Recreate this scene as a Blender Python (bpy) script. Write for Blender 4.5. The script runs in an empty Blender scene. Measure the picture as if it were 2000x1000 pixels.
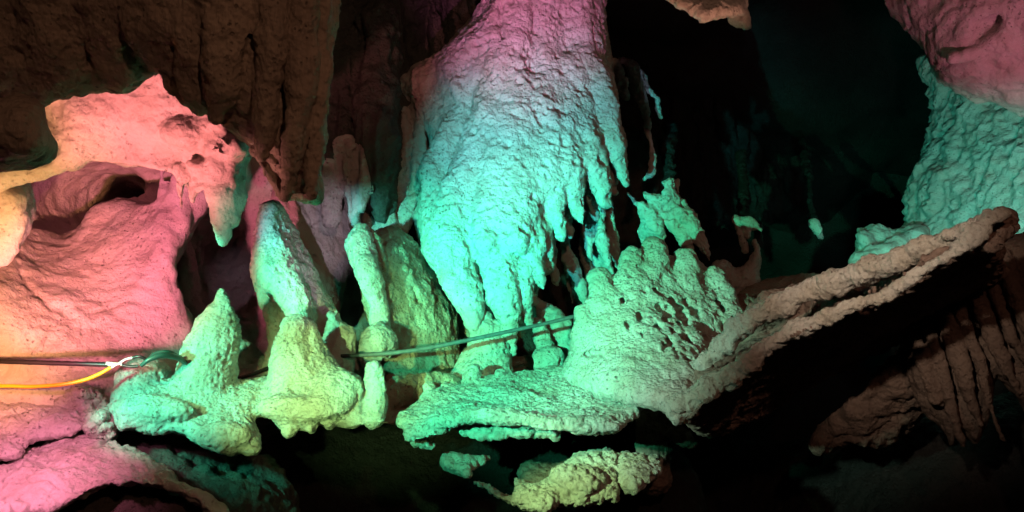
import bpy, math, time
import numpy as np
import openvdb
T0 = time.time()

# ------------------------------------------------------------------ camera, world, lamps, exposure
S = bpy.context.scene
COL = S.collection
F = 1570.0                       # focal length in photo pixels (photo is 2000 x 1000)
cd = bpy.data.cameras.new('camera')
cam = bpy.data.objects.new('camera', cd)
COL.objects.link(cam)
cam.rotation_euler = (math.radians(90), 0, 0)
cd.sensor_width = 36.0
cd.lens = 36.0 * F / 2000.0
cd.clip_start = 0.05
cd.clip_end = 200
S.camera = cam

wd = bpy.data.worlds.new('World')
S.world = wd
wd.use_nodes = True
bg = wd.node_tree.nodes['Background']
bg.inputs[0].default_value = (0.9, 0.75, 0.7, 1)
bg.inputs[1].default_value = 0.0035

S.view_settings.view_transform = 'Standard'
S.view_settings.look = 'None'
S.view_settings.exposure = 0.2
S.view_settings.gamma = 1.0
try:
    S.cycles.max_bounces = 4
    S.cycles.diffuse_bounces = 1
    S.cycles.glossy_bounces = 1
    S.cycles.use_denoising = True
    S.cycles.sample_clamp_indirect = 3.0
except Exception:
    pass


def W(px, py, d):
    return np.array([(px - 1000.0) / F * d, d, (500.0 - py) / F * d])


def spot(name, loc, aim, color, power, size_deg, blend=1.0, radius=0.05):
    l = bpy.data.lights.new(name, 'SPOT')
    l.color = color
    l.energy = power
    l.spot_size = math.radians(size_deg)
    l.spot_blend = blend
    l.shadow_soft_size = radius
    o = bpy.data.objects.new(name, l)
    COL.objects.link(o)
    o.location = loc
    from mathutils import Vector
    o.rotation_euler = (Vector(aim) - Vector(loc)).to_track_quat('-Z', 'Y').to_euler()
    return o


#LAMPS
LAMPS = [
    # name, location, aim, colour, power, cone, blend, radius
    ('green_floodlight', (-1.7, 2.2, -0.2), (0.4, 6.0, -0.45), (0.07, 1.0, 0.50), 1450, 40, 1.0, 0.03),
    ('lime_floodlight', (-2.4, 3.4, -0.05), (-1.5, 5.0, -0.6), (0.42, 1.0, 0.34), 165, 50, 1.0, 0.03),
    ('spring_added_spot', (-2.4, 3.4, 0.0), (-1.3, 5.3, -0.05), (0.08, 1.0, 0.55), 640, 28, 1.0, 0.03),  # added spot that brightens the hooded stalagmite
    ('yellow_added_spot', (-1.5, 1.9, -0.5), (-1.1, 4.9, -0.78), (0.52, 1.0, 0.30), 600, 27, 1.0, 0.03),  # added front spot to lift the shelf face and its stalagmites
    ('aqua_floodlight', (-1.5, 2.3, -0.9), (0.02, 6.1, 0.45), (0.05, 1.0, 0.92), 1000, 28, 1.0, 0.04),
    ('cyan_added_spot', (-2.4, 3.4, 0.05), (-1.08, 6.6, 0.27), (0.2, 0.9, 1.0), 290, 12, 1.0, 0.03),  # added narrow beam for the patch on the side drape
    ('blue_floodlight', (-1.2, 2.4, -1.0), (0.1, 6.2, 1.05), (0.52, 0.66, 1.0), 430, 23, 1.0, 0.04),
    ('magenta_floodlight', (-0.3, 2.2, -1.0), (0.10, 6.4, 2.3), (1.0, 0.20, 0.50), 900, 25, 1.0, 0.04),
    ('orange_floodlight', (-2.3, 3.3, -0.5), (-3.5, 5.0, -0.25), (1.0, 0.38, 0.16), 260, 70, 1.0, 0.04),
    ('pink_floodlight', (-2.2, 3.3, -0.6), (-2.55, 5.4, 0.0), (1.0, 0.22, 0.33), 450, 50, 1.0, 0.04),
    ('coral_floodlight', (-2.15, 3.35, -0.4), (-1.85, 4.4, 0.85), (1.0, 0.26, 0.26), 235, 58, 1.0, 0.04),
    ('amber_floodlight', (-2.5, 3.4, -0.6), (-2.75, 4.4, 0.6), (1.0, 0.50, 0.18), 115, 48, 1.0, 0.04),
    ('blush_added_spot', (-2.15, 3.3, -0.3), (-1.02, 3.45, 0.36), (1.0, 0.36, 0.33), 60, 20, 1.0, 0.03),  # added to give the clay curtain's edge its pink rim
    ('jade_added_spot', (-0.9, 1.6, -0.5), (-1.54, 4.35, 0.17), (0.35, 1.0, 0.65), 160, 10, 1.0, 0.03),  # extra unseen spot, tints the arch stalactite green
    ('violet_floodlight', (-2.2, 3.1, -0.3), (-2.6, 4.3, -1.3), (1.0, 0.26, 0.44), 180, 56, 1.0, 0.05),
    ('turquoise_floodlight', (-2.5, 3.6, -0.4), (-1.8, 5.0, -0.85), (0.07, 1.0, 0.62), 190, 50, 1.0, 0.05),
    ('pear_added_spot', (-2.3, 1.9, 0.35), (0.36, 4.7, -1.38), (0.56, 1.0, 0.36), 1000, 12, 1.0, 0.03),  # extra unseen spot to brighten the lacy rock under the ledge
    ('plum_added_spot', (-1.1, 1.0, -0.2), (-2.35, 7.0, -0.25), (1.0, 0.6, 0.8), 90, 7, 1.0, 0.03),  # extra unseen spot, lifts the recess wall out of black
    ('lilac_floodlight', (-0.6, 2.0, -0.9), (-1.52, 6.6, 0.22), (0.95, 0.72, 0.95), 290, 12, 1.0, 0.03),
    ('teal_floodlight', (2.2, 5.2, -0.2), (3.9, 7.2, 0.4), (0.10, 1.0, 0.74), 190, 66, 1.0, 0.05),
    ('grey_floodlight', (3.4, 4.9, 0.45), (4.4, 7.0, 0.5), (0.75, 1.0, 0.95), 38, 90, 1.0, 0.05),
    ('rose_floodlight', (3.1, 4.4, 0.4), (3.3, 6.0, 2.2), (1.0, 0.28, 0.42), 60, 80, 1.0, 0.05),
    ('ember_added_spot', (1.0, 3.0, -1.3), (1.2, 4.9, 1.55), (1.0, 0.42, 0.28), 300, 14, 1.0, 0.05),  # extra unseen spot, aimed at the roof spike alone
    ('warm_worklight', (1.2, -1.2, 2.6), (-0.2, 5.5, -0.4), (1.0, 0.50, 0.32), 170, 90, 1.0, 0.12),
    ('pale_worklight', (-0.6, 0.6, 1.2), (1.8, 4.1, -0.03), (1.0, 0.80, 0.60), 620, 20, 1.0, 0.06),
    ('mint_floodlight', (-2.4, 1.9, 0.1), (0.85, 5.0, -0.68), (0.55, 1.0, 0.72), 800, 23, 1.0, 0.06),
]
for n, loc, aim, c, p, a, b, r in LAMPS:
    spot(n, loc, aim, c, p, a, b, r)
#ENDLAMPS

# ------------------------------------------------------------------ noise
rs = np.random.RandomState(7)
PERM = np.concatenate([rs.permutation(256)] * 3).astype(np.int32)
RND = rs.rand(256).astype(np.float32) * 2 - 1
RND3 = rs.rand(256, 3).astype(np.float32)


def vnoise(P, seed=0):
    Q = P + seed * 17.13
    i = np.floor(Q).astype(np.int32)
    f = (Q - i).astype(np.float32)
    f = f * f * (3 - 2 * f)
    i &= 255
    x0, y0, z0 = i[..., 0], i[..., 1], i[..., 2]
    x1, y1, z1 = (x0 + 1) & 255, (y0 + 1) & 255, (z0 + 1) & 255

    def h(a, b, c):
        return RND[PERM[PERM[PERM[a] + b] + c]]
    fx, fy, fz = f[..., 0], f[..., 1], f[..., 2]
    a = h(x0, y0, z0) * (1 - fx) + h(x1, y0, z0) * fx
    b = h(x0, y1, z0) * (1 - fx) + h(x1, y1, z0) * fx
    c = h(x0, y0, z1) * (1 - fx) + h(x1, y0, z1) * fx
    d = h(x0, y1, z1) * (1 - fx) + h(x1, y1, z1) * fx
    return (a * (1 - fy) + b * fy) * (1 - fz) + (c * (1 - fy) + d * fy) * fz


def fbm(P, octv=4, seed=0, gain=0.5):
    r, a = 0, 1.0
    for k in range(octv):
        r = r + a * vnoise(P * (2.03 ** k), seed + k)
        a *= gain
    return r


def worley(P, seed=0):
    Q = P + seed * 9.7
    i = np.floor(Q).astype(np.int32)
    best = np.full(P.shape[0], 9.0, np.float32)
    for dx in (-1, 0, 1):
        for dy in (-1, 0, 1):
            for dz in (-1, 0, 1):
                c = i + np.array([dx, dy, dz])
                m = c & 255
                hsh = PERM[PERM[PERM[m[:, 0]] + m[:, 1]] + m[:, 2]]
                pt = c + RND3[hsh]
                best = np.minimum(best, ((pt - Q) ** 2).sum(1))
    return np.sqrt(best)


# ------------------------------------------------------------------ materials
def rock_mat(name, pale, tan, dirt, speck=0.5, bump=1.0, scale=1.0, dirt_amount=0.35, rough=0.75, streak=False):
    m = bpy.data.materials.new(name)
    m.use_nodes = True
    nt = m.node_tree
    N, L = nt.nodes, nt.links
    bs = N['Principled BSDF']
    geo = N.new('ShaderNodeNewGeometry')
    mp = N.new('ShaderNodeMapping')
    L.new(geo.outputs['Position'], mp.inputs['Vector'])
    mp.inputs['Scale'].default_value = (scale, scale, scale * (0.25 if streak else 1.0))

    def noise(sc, det, rgh, vec=mp, dist=0.0):
        n = N.new('ShaderNodeTexNoise')
        n.inputs['Scale'].default_value = sc
        n.inputs['Detail'].default_value = det
        n.inputs['Roughness'].default_value = rgh
        n.inputs['Distortion'].default_value = dist
        L.new(vec.outputs[0], n.inputs['Vector'])
        return n

    def ramp(src, a, b):
        r = N.new('ShaderNodeMapRange')
        r.interpolation_type = 'SMOOTHSTEP'
        r.inputs['From Min'].default_value = a
        r.inputs['From Max'].default_value = b
        L.new(src, r.inputs['Value'])
        return r.outputs[0]

    def mix(fac, a, b):
        x = N.new('ShaderNodeMix')
        x.data_type = 'RGBA'
        if isinstance(fac, float):
            x.inputs[0].default_value = fac
        else:
            L.new(fac, x.inputs[0])
        for sock, v in ((x.inputs[6], a), (x.inputs[7], b)):
            if isinstance(v, tuple):
                sock.default_value = v + (1,)
            else:
                L.new(v, sock)
        return x.outputs[2]

    def mul(src, k):
        x = N.new('ShaderNodeMath')
        x.operation = 'MULTIPLY'
        L.new(src, x.inputs[0])
        x.inputs[1].default_value = k
        return x.outputs[0]
    base = mix(ramp(noise(5.0, 6, 0.6).outputs[0], 0.38, 0.66), pale, tan)
    base = mix(mul(ramp(noise(2.2, 8, 0.65, dist=0.4).outputs[0], 0.56, 0.72), dirt_amount), base, dirt)
    fine = noise(75.0, 5, 0.7)
    sp = noise(34.0, 6, 0.72)
    patch = ramp(noise(2.6, 4, 0.6).outputs[0], 0.35, 0.65)
    pm = N.new('ShaderNodeMath')
    pm.operation = 'MULTIPLY'
    dots = N.new('ShaderNodeTexVoronoi')
    dots.inputs['Scale'].default_value = 42.0
    wob = N.new('ShaderNodeVectorMath')
    wob.operation = 'MULTIPLY_ADD'
    L.new(sp.outputs['Color'], wob.inputs[0])
    wob.inputs[1].default_value = (0.03, 0.03, 0.03)
    L.new(geo.outputs['Position'], wob.inputs[2])
    L.new(wob.outputs[0], dots.inputs['Vector'])
    sepc = N.new('ShaderNodeSeparateColor')
    L.new(dots.outputs['Color'], sepc.inputs[0])
    rad = N.new('ShaderNodeMath')
    rad.operation = 'MULTIPLY_ADD'
    L.new(sepc.outputs[0], rad.inputs[0])
    rad.inputs[1].default_value = 0.75
    rad.inputs[2].default_value = -0.36
    dd = N.new('ShaderNodeMath')
    dd.operation = 'SUBTRACT'
    L.new(rad.outputs[0], dd.inputs[0])
    L.new(dots.outputs['Distance'], dd.inputs[1])
    L.new(ramp(dd.outputs[0], -0.05, 0.12), pm.inputs[0])
    L.new(patch, pm.inputs[1])
    pits = pm.outputs[0]
    base = mix(mul(pits, speck), base, tuple(c * 0.3 for c in dirt))
    gran = noise(120.0, 3, 0.6)
    base = mix(mul(ramp(gran.outputs[0], 0.54, 0.7), speck * 0.35), base, dirt)
    base = mix(mul(ramp(fine.outputs[0], 0.35, 0.7), 0.25), base, tuple(min(1, c * 1.25) for c in pale))
    L.new(base, bs.inputs['Base Color'])
    wet = N.new('ShaderNodeMapRange')
    L.new(noise(3.3, 5, 0.6).outputs[0], wet.inputs['Value'])
    wet.inputs['From Min'].default_value = 0.4
    wet.inputs['From Max'].default_value = 0.65
    wet.inputs['To Min'].default_value = rough
    wet.inputs['To Max'].default_value = rough - 0.32
    L.new(wet.outputs[0], bs.inputs['Roughness'])
    bs.inputs['Specular IOR Level'].default_value = 0.35
    v = N.new('ShaderNodeTexVoronoi')
    v.inputs['Scale'].default_value = 55.0
    v.feature = 'SMOOTH_F1'
    L.new(geo.outputs['Position'], v.inputs['Vector'])
    b1 = N.new('ShaderNodeBump')
    b1.inputs['Distance'].default_value = 0.026 * bump
    b1.inputs['Strength'].default_value = 0.9
    L.new(noise(20.0, 10, 0.74).outputs[0], b1.inputs['Height'])
    b2 = N.new('ShaderNodeBump')
    b2.inputs['Distance'].default_value = 0.008 * bump
    b2.inputs['Strength'].default_value = 0.8
    b2.invert = True
    L.new(v.outputs['Distance'], b2.inputs['Height'])
    L.new(b1.outputs[0], b2.inputs['Normal'])
    b3 = N.new('ShaderNodeBump')
    b3.inputs['Distance'].default_value = 0.02 * bump
    b3.inputs['Strength'].default_value = 0.9
    b3.invert = True
    L.new(pits, b3.inputs['Height'])
    L.new(b2.outputs[0], b3.inputs['Normal'])
    L.new(b3.outputs[0], bs.inputs['Normal'])
    return m


def plain_mat(name, col, rough=0.5, var=0.25):
    m = bpy.data.materials.new(name)
    m.use_nodes = True
    N, L = m.node_tree.nodes, m.node_tree.links
    bs = N['Principled BSDF']
    n = N.new('ShaderNodeTexNoise')
    n.inputs['Scale'].default_value = 30
    n.inputs['Detail'].default_value = 6
    x = N.new('ShaderNodeMix')
    x.data_type = 'RGBA'
    g = N.new('ShaderNodeNewGeometry')
    L.new(g.outputs['Position'], n.inputs['Vector'])
    L.new(n.outputs[0], x.inputs[0])
    x.inputs[6].default_value = tuple(c * (1 - var) for c in col) + (1,)
    x.inputs[7].default_value = tuple(min(1, c * (1 + var)) for c in col) + (1,)
    L.new(x.outputs[2], bs.inputs['Base Color'])
    bs.inputs['Roughness'].default_value = rough
    return m


M = {
    'lime': rock_mat('limestone', (0.54, 0.52, 0.48), (0.44, 0.40, 0.35), (0.25, 0.17, 0.11), 0.6, 1.0, 1.0, 0.5),
    'limesmooth': rock_mat('smooth_limestone', (0.52, 0.49, 0.45), (0.45, 0.40, 0.35), (0.26, 0.17, 0.11), 0.3, 0.6, 1.0, 0.3),
    'coral': rock_mat('nodular_limestone', (0.54, 0.52, 0.48), (0.42, 0.38, 0.32), (0.22, 0.13, 0.085), 0.75, 1.5, 1.0, 0.6),
    'clay': rock_mat('clay_stained_rock', (0.36, 0.29, 0.21), (0.26, 0.205, 0.15), (0.12, 0.085, 0.06), 0.6, 1.3, 1.0, 0.6, 0.8, True),
    'mud': rock_mat('muddy_rock', (0.24, 0.17, 0.14), (0.18, 0.12, 0.10), (0.11, 0.07, 0.05), 0.5, 1.2, 1.0, 0.5),
    'shademud': rock_mat('shaded_muddy_rock', (0.14, 0.095, 0.075), (0.10, 0.065, 0.052), (0.055, 0.034, 0.026), 0.5, 1.2, 1.0, 0.5),  # muddy rock with the slab's shadow and dimness put into its colour
    'dark': rock_mat('shaded_dark_rock', (0.075, 0.062, 0.052), (0.05, 0.042, 0.036), (0.03, 0.022, 0.018), 0.5, 1.2, 1.0, 0.5),  # shade of the unlit hollows put into the rock colour
    'shade': rock_mat('shaded_grey_rock', (0.085, 0.095, 0.08), (0.055, 0.06, 0.052), (0.03, 0.028, 0.024), 0.5, 1.2, 1.0, 0.5),  # shadow on the drapery is put into this darker rock colour
    'void': rock_mat('unlit_black_rock', (0.010, 0.0085, 0.008), (0.007, 0.006, 0.0055), (0.005, 0.004, 0.0035), 0.4, 1.2, 1.0, 0.4),  # near-black colour stands in for lack of light on far rock and stalks
    'earth': rock_mat('stained_column_rock', (0.40, 0.36, 0.28), (0.30, 0.23, 0.16), (0.17, 0.09, 0.05), 0.6, 1.2, 1.0, 0.6),
    'black': plain_mat('black_rubber', (0.012, 0.011, 0.012), 0.45),
    'grey': plain_mat('lit_grey_rubber', (0.10, 0.10, 0.10), 0.75, 0.8),  # lighter tone puts the light on this cable run into its colour
    'green': plain_mat('dark_green_sheath', (0.02, 0.05, 0.045), 0.4),
    'tape': plain_mat('white_tape', (0.6, 0.58, 0.55), 0.6),
    'yellow': plain_mat('yellow_insulation', (0.85, 0.42, 0.01), 0.4, 0.1),
}


# ------------------------------------------------------------------ signed-distance pieces
def rbf(ctrl):
    c = np.array(ctrl, float)
    if len(c) < 3:
        z = float(c[:, 2].mean())
        return lambda u, v: np.full(np.shape(u), z)
    p = c[:, :2] / 500.0
    n = len(p)

    def ker(r2):
        return 0.5 * r2 * np.log(r2 + 1e-12)
    A = ker(((p[:, None] - p[None]) ** 2).sum(2)) + np.eye(n) * 1e-3
    Q = np.c_[np.ones(n), p]
    K = np.block([[A, Q], [Q.T, np.zeros((3, 3))]])
    w = np.linalg.lstsq(K, np.r_[c[:, 2], 0, 0, 0], rcond=None)[0]

    def f(u, v):
        u = np.asarray(u) / 500.0
        v = np.asarray(v) / 500.0
        r = w[n] + w[n + 1] * u + w[n + 2] * v
        for k in range(n):
            r = r + w[k] * ker((u - p[k, 0]) ** 2 + (v - p[k, 1]) ** 2)
        return r
    return f


def smooth_poly(poly, n=3):
    p = np.array(poly, float)
    p0, p1, p2, p3 = np.roll(p, 1, 0), p, np.roll(p, -1, 0), np.roll(p, -2, 0)
    out = []
    for t in np.arange(n) / n:
        out.append(0.5 * (2 * p1 + (p2 - p0) * t + (2 * p0 - 5 * p1 + 4 * p2 - p3) * t * t + (3 * p1 - p0 - 3 * p2 + p3) * t ** 3))
    return np.stack(out, 1).reshape(-1, 2)


def poly_sdf(poly, U, V):
    d = np.full(U.shape, 1e9)
    ins = np.zeros(U.shape, bool)
    n = len(poly)
    for i in range(n):
        ax, ay = poly[i]
        bx, by = poly[(i + 1) % n]
        ex, ey = bx - ax, by - ay
        wx, wy = U - ax, V - ay
        t = np.clip((wx * ex + wy * ey) / (ex * ex + ey * ey + 1e-9), 0, 1)
        d = np.minimum(d, (wx - ex * t) ** 2 + (wy - ey * t) ** 2)
        c = ((ay > V) != (by > V)) & (U < (bx - ax) * (V - ay) / ((by - ay) if abs(by - ay) > 1e-9 else 1e-9) + ax)
        ins ^= c
    d = np.sqrt(d)
    return np.where(ins, -d, d)


def bil(G, u0, v0, st, u, v):
    a = np.clip((u - u0) / st, 0, G.shape[1] - 1.001)
    b = np.clip((v - v0) / st, 0, G.shape[0] - 1.001)
    i = a.astype(np.int32)
    j = b.astype(np.int32)
    a = a - i
    b = b - j
    return (G[j, i] * (1 - a) + G[j, i + 1] * a) * (1 - b) + (G[j + 1, i] * (1 - a) + G[j + 1, i + 1] * a) * b


def out(poly, ctrl, tf=0.2, tb=0.3, R=0.2, k=0.03, tag='', op='u', smooth=True):
    """rounded body with the given outline; ctrl = (px, py, depth) of its mid surface"""
    pl = smooth_poly(poly) if smooth else np.array(poly, float)
    u0, v0 = pl.min(0) - 40
    u1, v1 = pl.max(0) + 40
    st = 3.0
    us = np.arange(u0, u1 + st, st)
    vs = np.arange(v0, v1 + st, st)
    U, V = np.meshgrid(us, vs)
    D = poly_sdf(pl, U, V).astype(np.float32)
    C = rbf(ctrl)(U, V).astype(np.float32)
    sel = D < 40
    dmin, dmax = C[sel].min() - tf, C[sel].max() + tb
    lo, hi = np.full(3, 1e9), np.full(3, -1e9)
    for d in (dmin, dmax):
        for u in (u0, u1):
            for v in (v0, v1):
                w = W(u, v, d)
                lo = np.minimum(lo, w)
                hi = np.maximum(hi, w)

    def f(P):
        y = np.maximum(P[:, 1], 0.3)
        u = 1000 + P[:, 0] / y * F
        v = 500 - P[:, 2] / y * F
        d2 = bil(D, u0, v0, st, u, v) * y / F
        off = y - bil(C, u0, v0, st, u, v)
        q = 1 - np.clip(-d2 / R, 0, 1)
        h = np.where(off < 0, tf, tb) * np.sqrt(np.maximum(1 - q * q, 0))
        a = np.abs(off)
        return np.where(d2 < 0, np.maximum(d2, (a - h) * 0.75), np.sqrt(np.maximum(d2, 0) ** 2 + (0.75 * a) ** 2))
    return dict(f=f, lo=lo, hi=hi, k=k, tag=tag, op=op)


def tube(pts, k=0.03, tag='', op='u'):
    """tapered branch; pts = (px, py, depth, radius in px)"""
    A = np.array([W(p[0], p[1], p[2]) for p in pts])
    R = np.array([p[3] * p[2] / F for p in pts])
    lo = (A - R[:, None]).min(0)
    hi = (A + R[:, None]).max(0)

    def f(P):
        best = None
        for i in range(len(A) - 1):
            e = A[i + 1] - A[i]
            t = np.clip(((P - A[i]) @ e) / (e @ e), 0, 1)
            d = np.sqrt(((P - A[i] - t[:, None] * e) ** 2).sum(1)) - (R[i] + (R[i + 1] - R[i]) * t)
            best = d if best is None else np.minimum(best, d)
        return best
    return dict(f=f, lo=lo, hi=hi, k=k, tag=tag, op=op)


def blob(px, py, d, rx, ry, rz, k=0.04, tag='', op='u'):
    c = W(px, py, d)
    r = np.array([rx * d / F, rz, ry * d / F])

    def f(P):
        q = (P - c) / r
        k0 = np.sqrt((q * q).sum(1)) + 1e-6
        k1 = np.sqrt(((q / r) ** 2).sum(1)) + 1e-6
        return k0 * (k0 - 1) / k1
    return dict(f=f, lo=c - r, hi=c + r, k=k, tag=tag, op=op)


def face(ctrl, tf):
    """places points on the front of a body made by out()"""
    g = rbf(ctrl)

    def on(pts, off=0.0):
        return [(u, v, float(g(u, v)) - tf + off, r) for u, v, r in pts]
    return on


def smin(a, b, k):
    h = np.maximum(k - np.abs(a - b), 0) / k
    return np.minimum(a, b) - h * h * k * 0.25


def up_axis(n, m):
    x = np.linspace(0, m - 1, n)
    i = np.minimum(x.astype(int), m - 2)
    w = np.zeros((n, m), np.float32)
    w[np.arange(n), i] = 1 - (x - i)
    w[np.arange(n), i + 1] = x - i
    return w


def link(name, me, mat, parent=None):
    o = bpy.data.objects.new(name, me)
    me.name = name
    COL.objects.link(o)
    if mat:
        me.materials.append(mat)
    if parent:
        o.parent = parent
    return o


def mesh_from(V, Q, normals=None, origin=None):
    me = bpy.data.meshes.new('m')
    if origin is not None:
        V = V - origin
    me.vertices.add(len(V))
    me.vertices.foreach_set('co', np.ascontiguousarray(V, dtype=np.float32).ravel())
    k = Q.shape[1]
    me.loops.add(Q.size)
    me.loops.foreach_set('vertex_index', np.ascontiguousarray(Q, dtype=np.int32).ravel())
    me.polygons.add(len(Q))
    me.polygons.foreach_set('loop_start', np.arange(0, Q.size, k, dtype=np.int32))
    me.polygons.foreach_set('loop_total', np.full(len(Q), k, np.int32))
    me.update(calc_edges=True)
    me.polygons.foreach_set('use_smooth', np.ones(len(Q), bool))
    if normals is not None:
        me.normals_split_custom_set_from_vertices(normals.tolist())
    return me


def vnormals(V, Q):
    a, b, c = V[Q[:, 0]], V[Q[:, 1]], V[Q[:, 2]]
    fn = np.cross(b - a, c - a)
    if Q.shape[1] == 4:
        fn = fn + np.cross(c - a, V[Q[:, 3]] - a)
    n = np.zeros_like(V)
    for j in range(Q.shape[1]):
        for ax in range(3):
            n[:, ax] += np.bincount(Q[:, j], weights=fn[:, ax], minlength=len(V))
    return n / (np.linalg.norm(n, axis=1, keepdims=True) + 1e-12)


def disp_amount(P, style):
    r = 0
    for (kind, fr, amp) in style:
        if kind == 'fbm':
            r = r + amp * fbm(P * fr, 4, 3)
        elif kind == 'flow':            # ribs running down the rock
            q = P * np.array([fr, fr, fr * 0.16])
            n = fbm(q, 3, 11)
            r = r + amp * (1 - 2 * np.abs(n))
        elif kind == 'nod':             # nodules
            w = worley(P * fr, 2)
            r = r + amp * (0.45 - np.minimum(w, 1) ** 2)
        elif kind == 'scallop':
            w = worley(P * fr * np.array([1.0, 1.0, 1.35]), 5)
            r = r + amp * (w - 0.5)
        elif kind == 'pit':
            w = worley(P * fr, 8)
            r = r - amp * np.clip((0.30 - w) / 0.30, 0, 1)
        elif kind == 'crack':
            q = P + 0.06 * np.stack([vnoise(P * 6, 1), vnoise(P * 6, 2), vnoise(P * 6, 3)], 1)
            n = np.abs(vnoise(q * fr, 23))
            r = r - amp * np.clip(1 - n / 0.06, 0, 1)
    return r


POP = [('fbm', 5, 0.018), ('flow', 9, 0.008), ('fbm', 16, 0.009), ('nod', 36, 0.013), ('nod', 70, 0.005), ('pit', 12, 0.016), ('crack', 3, 0.006)]
SMOOTHR = [('fbm', 4, 0.022), ('fbm', 18, 0.008), ('nod', 40, 0.006), ('crack', 2.2, 0.012)]
CORAL = [('fbm', 6, 0.025), ('nod', 30, 0.026), ('nod', 60, 0.010), ('fbm', 20, 0.012)]
FLOW = [('flow', 5, 0.05), ('fbm', 6, 0.03), ('fbm', 20, 0.012), ('nod', 36, 0.008)]
SCALLOP = [('fbm', 2.2, 0.06), ('scallop', 6, 0.03), ('scallop', 12, 0.035), ('scallop', 22, 0.02), ('nod', 40, 0.01), ('fbm', 10, 0.03), ('crack', 1.5, 0.03)]


def rock(name, label, cat, prims, mat, vox=0.014, style=POP, warp=(0.02, 4.0), kind=None, group=None, tags=None):
    """mesh the union of the pieces as one surface, roughen it, then hand each tagged region to its own object"""
    tags = tags or {}
    pad = 0.06 + warp[0] * 2
    lo = np.min([p['lo'] for p in prims if p['op'] == 'u'], 0) - pad
    hi = np.max([p['hi'] for p in prims if p['op'] == 'u'], 0) + pad
    n = np.maximum(np.ceil((hi - lo) / vox).astype(int) + 1, 8)
    if n.prod() > 20e6:
        vox *= (n.prod() / 20e6) ** (1 / 3)
        n = np.maximum(np.ceil((hi - lo) / vox).astype(int) + 1, 8)
    ax = [lo[i] + np.arange(n[i]) * vox for i in range(3)]
    # gentle warp so that traced outlines and tubes turn irregular
    cn = np.maximum((n * vox * warp[1] * 3).astype(int) + 2, 4)
    cax = [np.linspace(ax[i][0], ax[i][-1], cn[i]) for i in range(3)]
    CP = np.stack(np.meshgrid(*cax, indexing='ij'), -1).reshape(-1, 3)

    def wv(P):
        return np.stack([warp[0] * fbm(P * warp[1], 2, 31 + j) for j in range(3)], 1)
    cw = wv(CP).reshape(*cn, 3).astype(np.float32)
    ups = [up_axis(n[i], cn[i]) for i in range(3)]
    D = np.full(n, 0.5, np.float32)
    for p in prims:
        a = np.maximum(np.floor((p['lo'] - pad - p['k'] - lo) / vox).astype(int), 0)
        b = np.minimum(np.ceil((p['hi'] + pad + p['k'] - lo) / vox).astype(int) + 1, n)
        if (b - a).min() < 2:
            continue
        sl = tuple(slice(a[i], b[i]) for i in range(3))
        w = np.einsum('ai,bj,ck,ijkd->abcd', ups[0][sl[0]], ups[1][sl[1]], ups[2][sl[2]], cw, optimize=True)
        G = np.stack(np.meshgrid(*[ax[i][sl[i]] for i in range(3)], indexing='ij'), -1).astype(np.float32) + w
        d = p['f'](G.reshape(-1, 3)).reshape(G.shape[:3]).astype(np.float32)
        if p['op'] == 'u':
            D[sl] = smin(D[sl], d, p['k'])
        else:
            D[sl] = -smin(-D[sl], d, p['k'])
    g = openvdb.FloatGrid(4 * vox)
    g.copyFromArray(np.clip(D, -4 * vox, 4 * vox))
    V, Q = g.convertToQuads(0.0)
    V = V.astype(np.float64) * vox + lo
    Q = Q.astype(np.int64)
    del D, g
    lab = None
    tl = list(tags.keys())
    if tl:
        Vw = V + wv(V)
        dist = []
        for t in [''] + tl:
            ds = [p['f'](Vw) for p in prims if p['op'] == 'u' and p['tag'] == t]
            dist.append(np.min(ds, 0) if ds else np.full(len(V), 9.0))
        lab = np.argmin(np.array(dist)[:, Q].mean(2), 0)
    nr = vnormals(V, Q)
    V = V + nr * disp_amount(V, style)[:, None]
    nr = vnormals(V, Q)

    def origin(v):
        c = (v.min(0) + v.max(0)) / 2
        c[2] = v[:, 2].min()
        return c

    def sub(sel):
        q = Q[sel]
        ids, inv = np.unique(q, return_inverse=True)
        return V[ids], inv.reshape(q.shape), nr[ids]
    v, q, nn = (V, Q, nr) if lab is None else sub(lab == 0)
    og = origin(v)
    body = link(name, mesh_from(v, q, nn, og), mat)
    body.location = og
    if kind:
        body['kind'] = kind
    body['label'] = label
    body['category'] = cat
    if group:
        body['group'] = group
    made = {'': body}
    for i, t in enumerate(tl):
        s = lab == i + 1
        if s.sum() < 6:
            print('EMPTY TAG', name, t)
            continue
        v, q, nn = sub(s)
        info = tags[t]
        o2 = origin(v)
        me = mesh_from(v, q, nn, o2)
        pm = info.get('mat') or mat
        if info.get('thing'):
            o = link(info['thing'], me, pm)
            o.location = o2
            o['label'] = info['label']
            o['category'] = info['cat']
            if info.get('group'):
                o['group'] = info['group']
        else:
            o = link(info['part'], me, pm, body if not info.get('of') else made[info['of']])
            par = o.parent
            o.location = o2 - np.array(par.location)
            if par.parent:
                o.location = o2 - np.array(par.location) - np.array(par.parent.location)
            if info.get('label'):
                o['label'] = info['label']
        made[t] = o
    print('%-24s vox %.4f grid %s verts %d  t=%.1f' % (name, vox, tuple(n), len(V), time.time() - T0))
    return made


def part(nm, label=None, mat=None, of=None):
    d = {'part': nm}
    if label:
        d['label'] = label
    if mat:
        d['mat'] = mat
    if of:
        d['of'] = of
    return d


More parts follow.
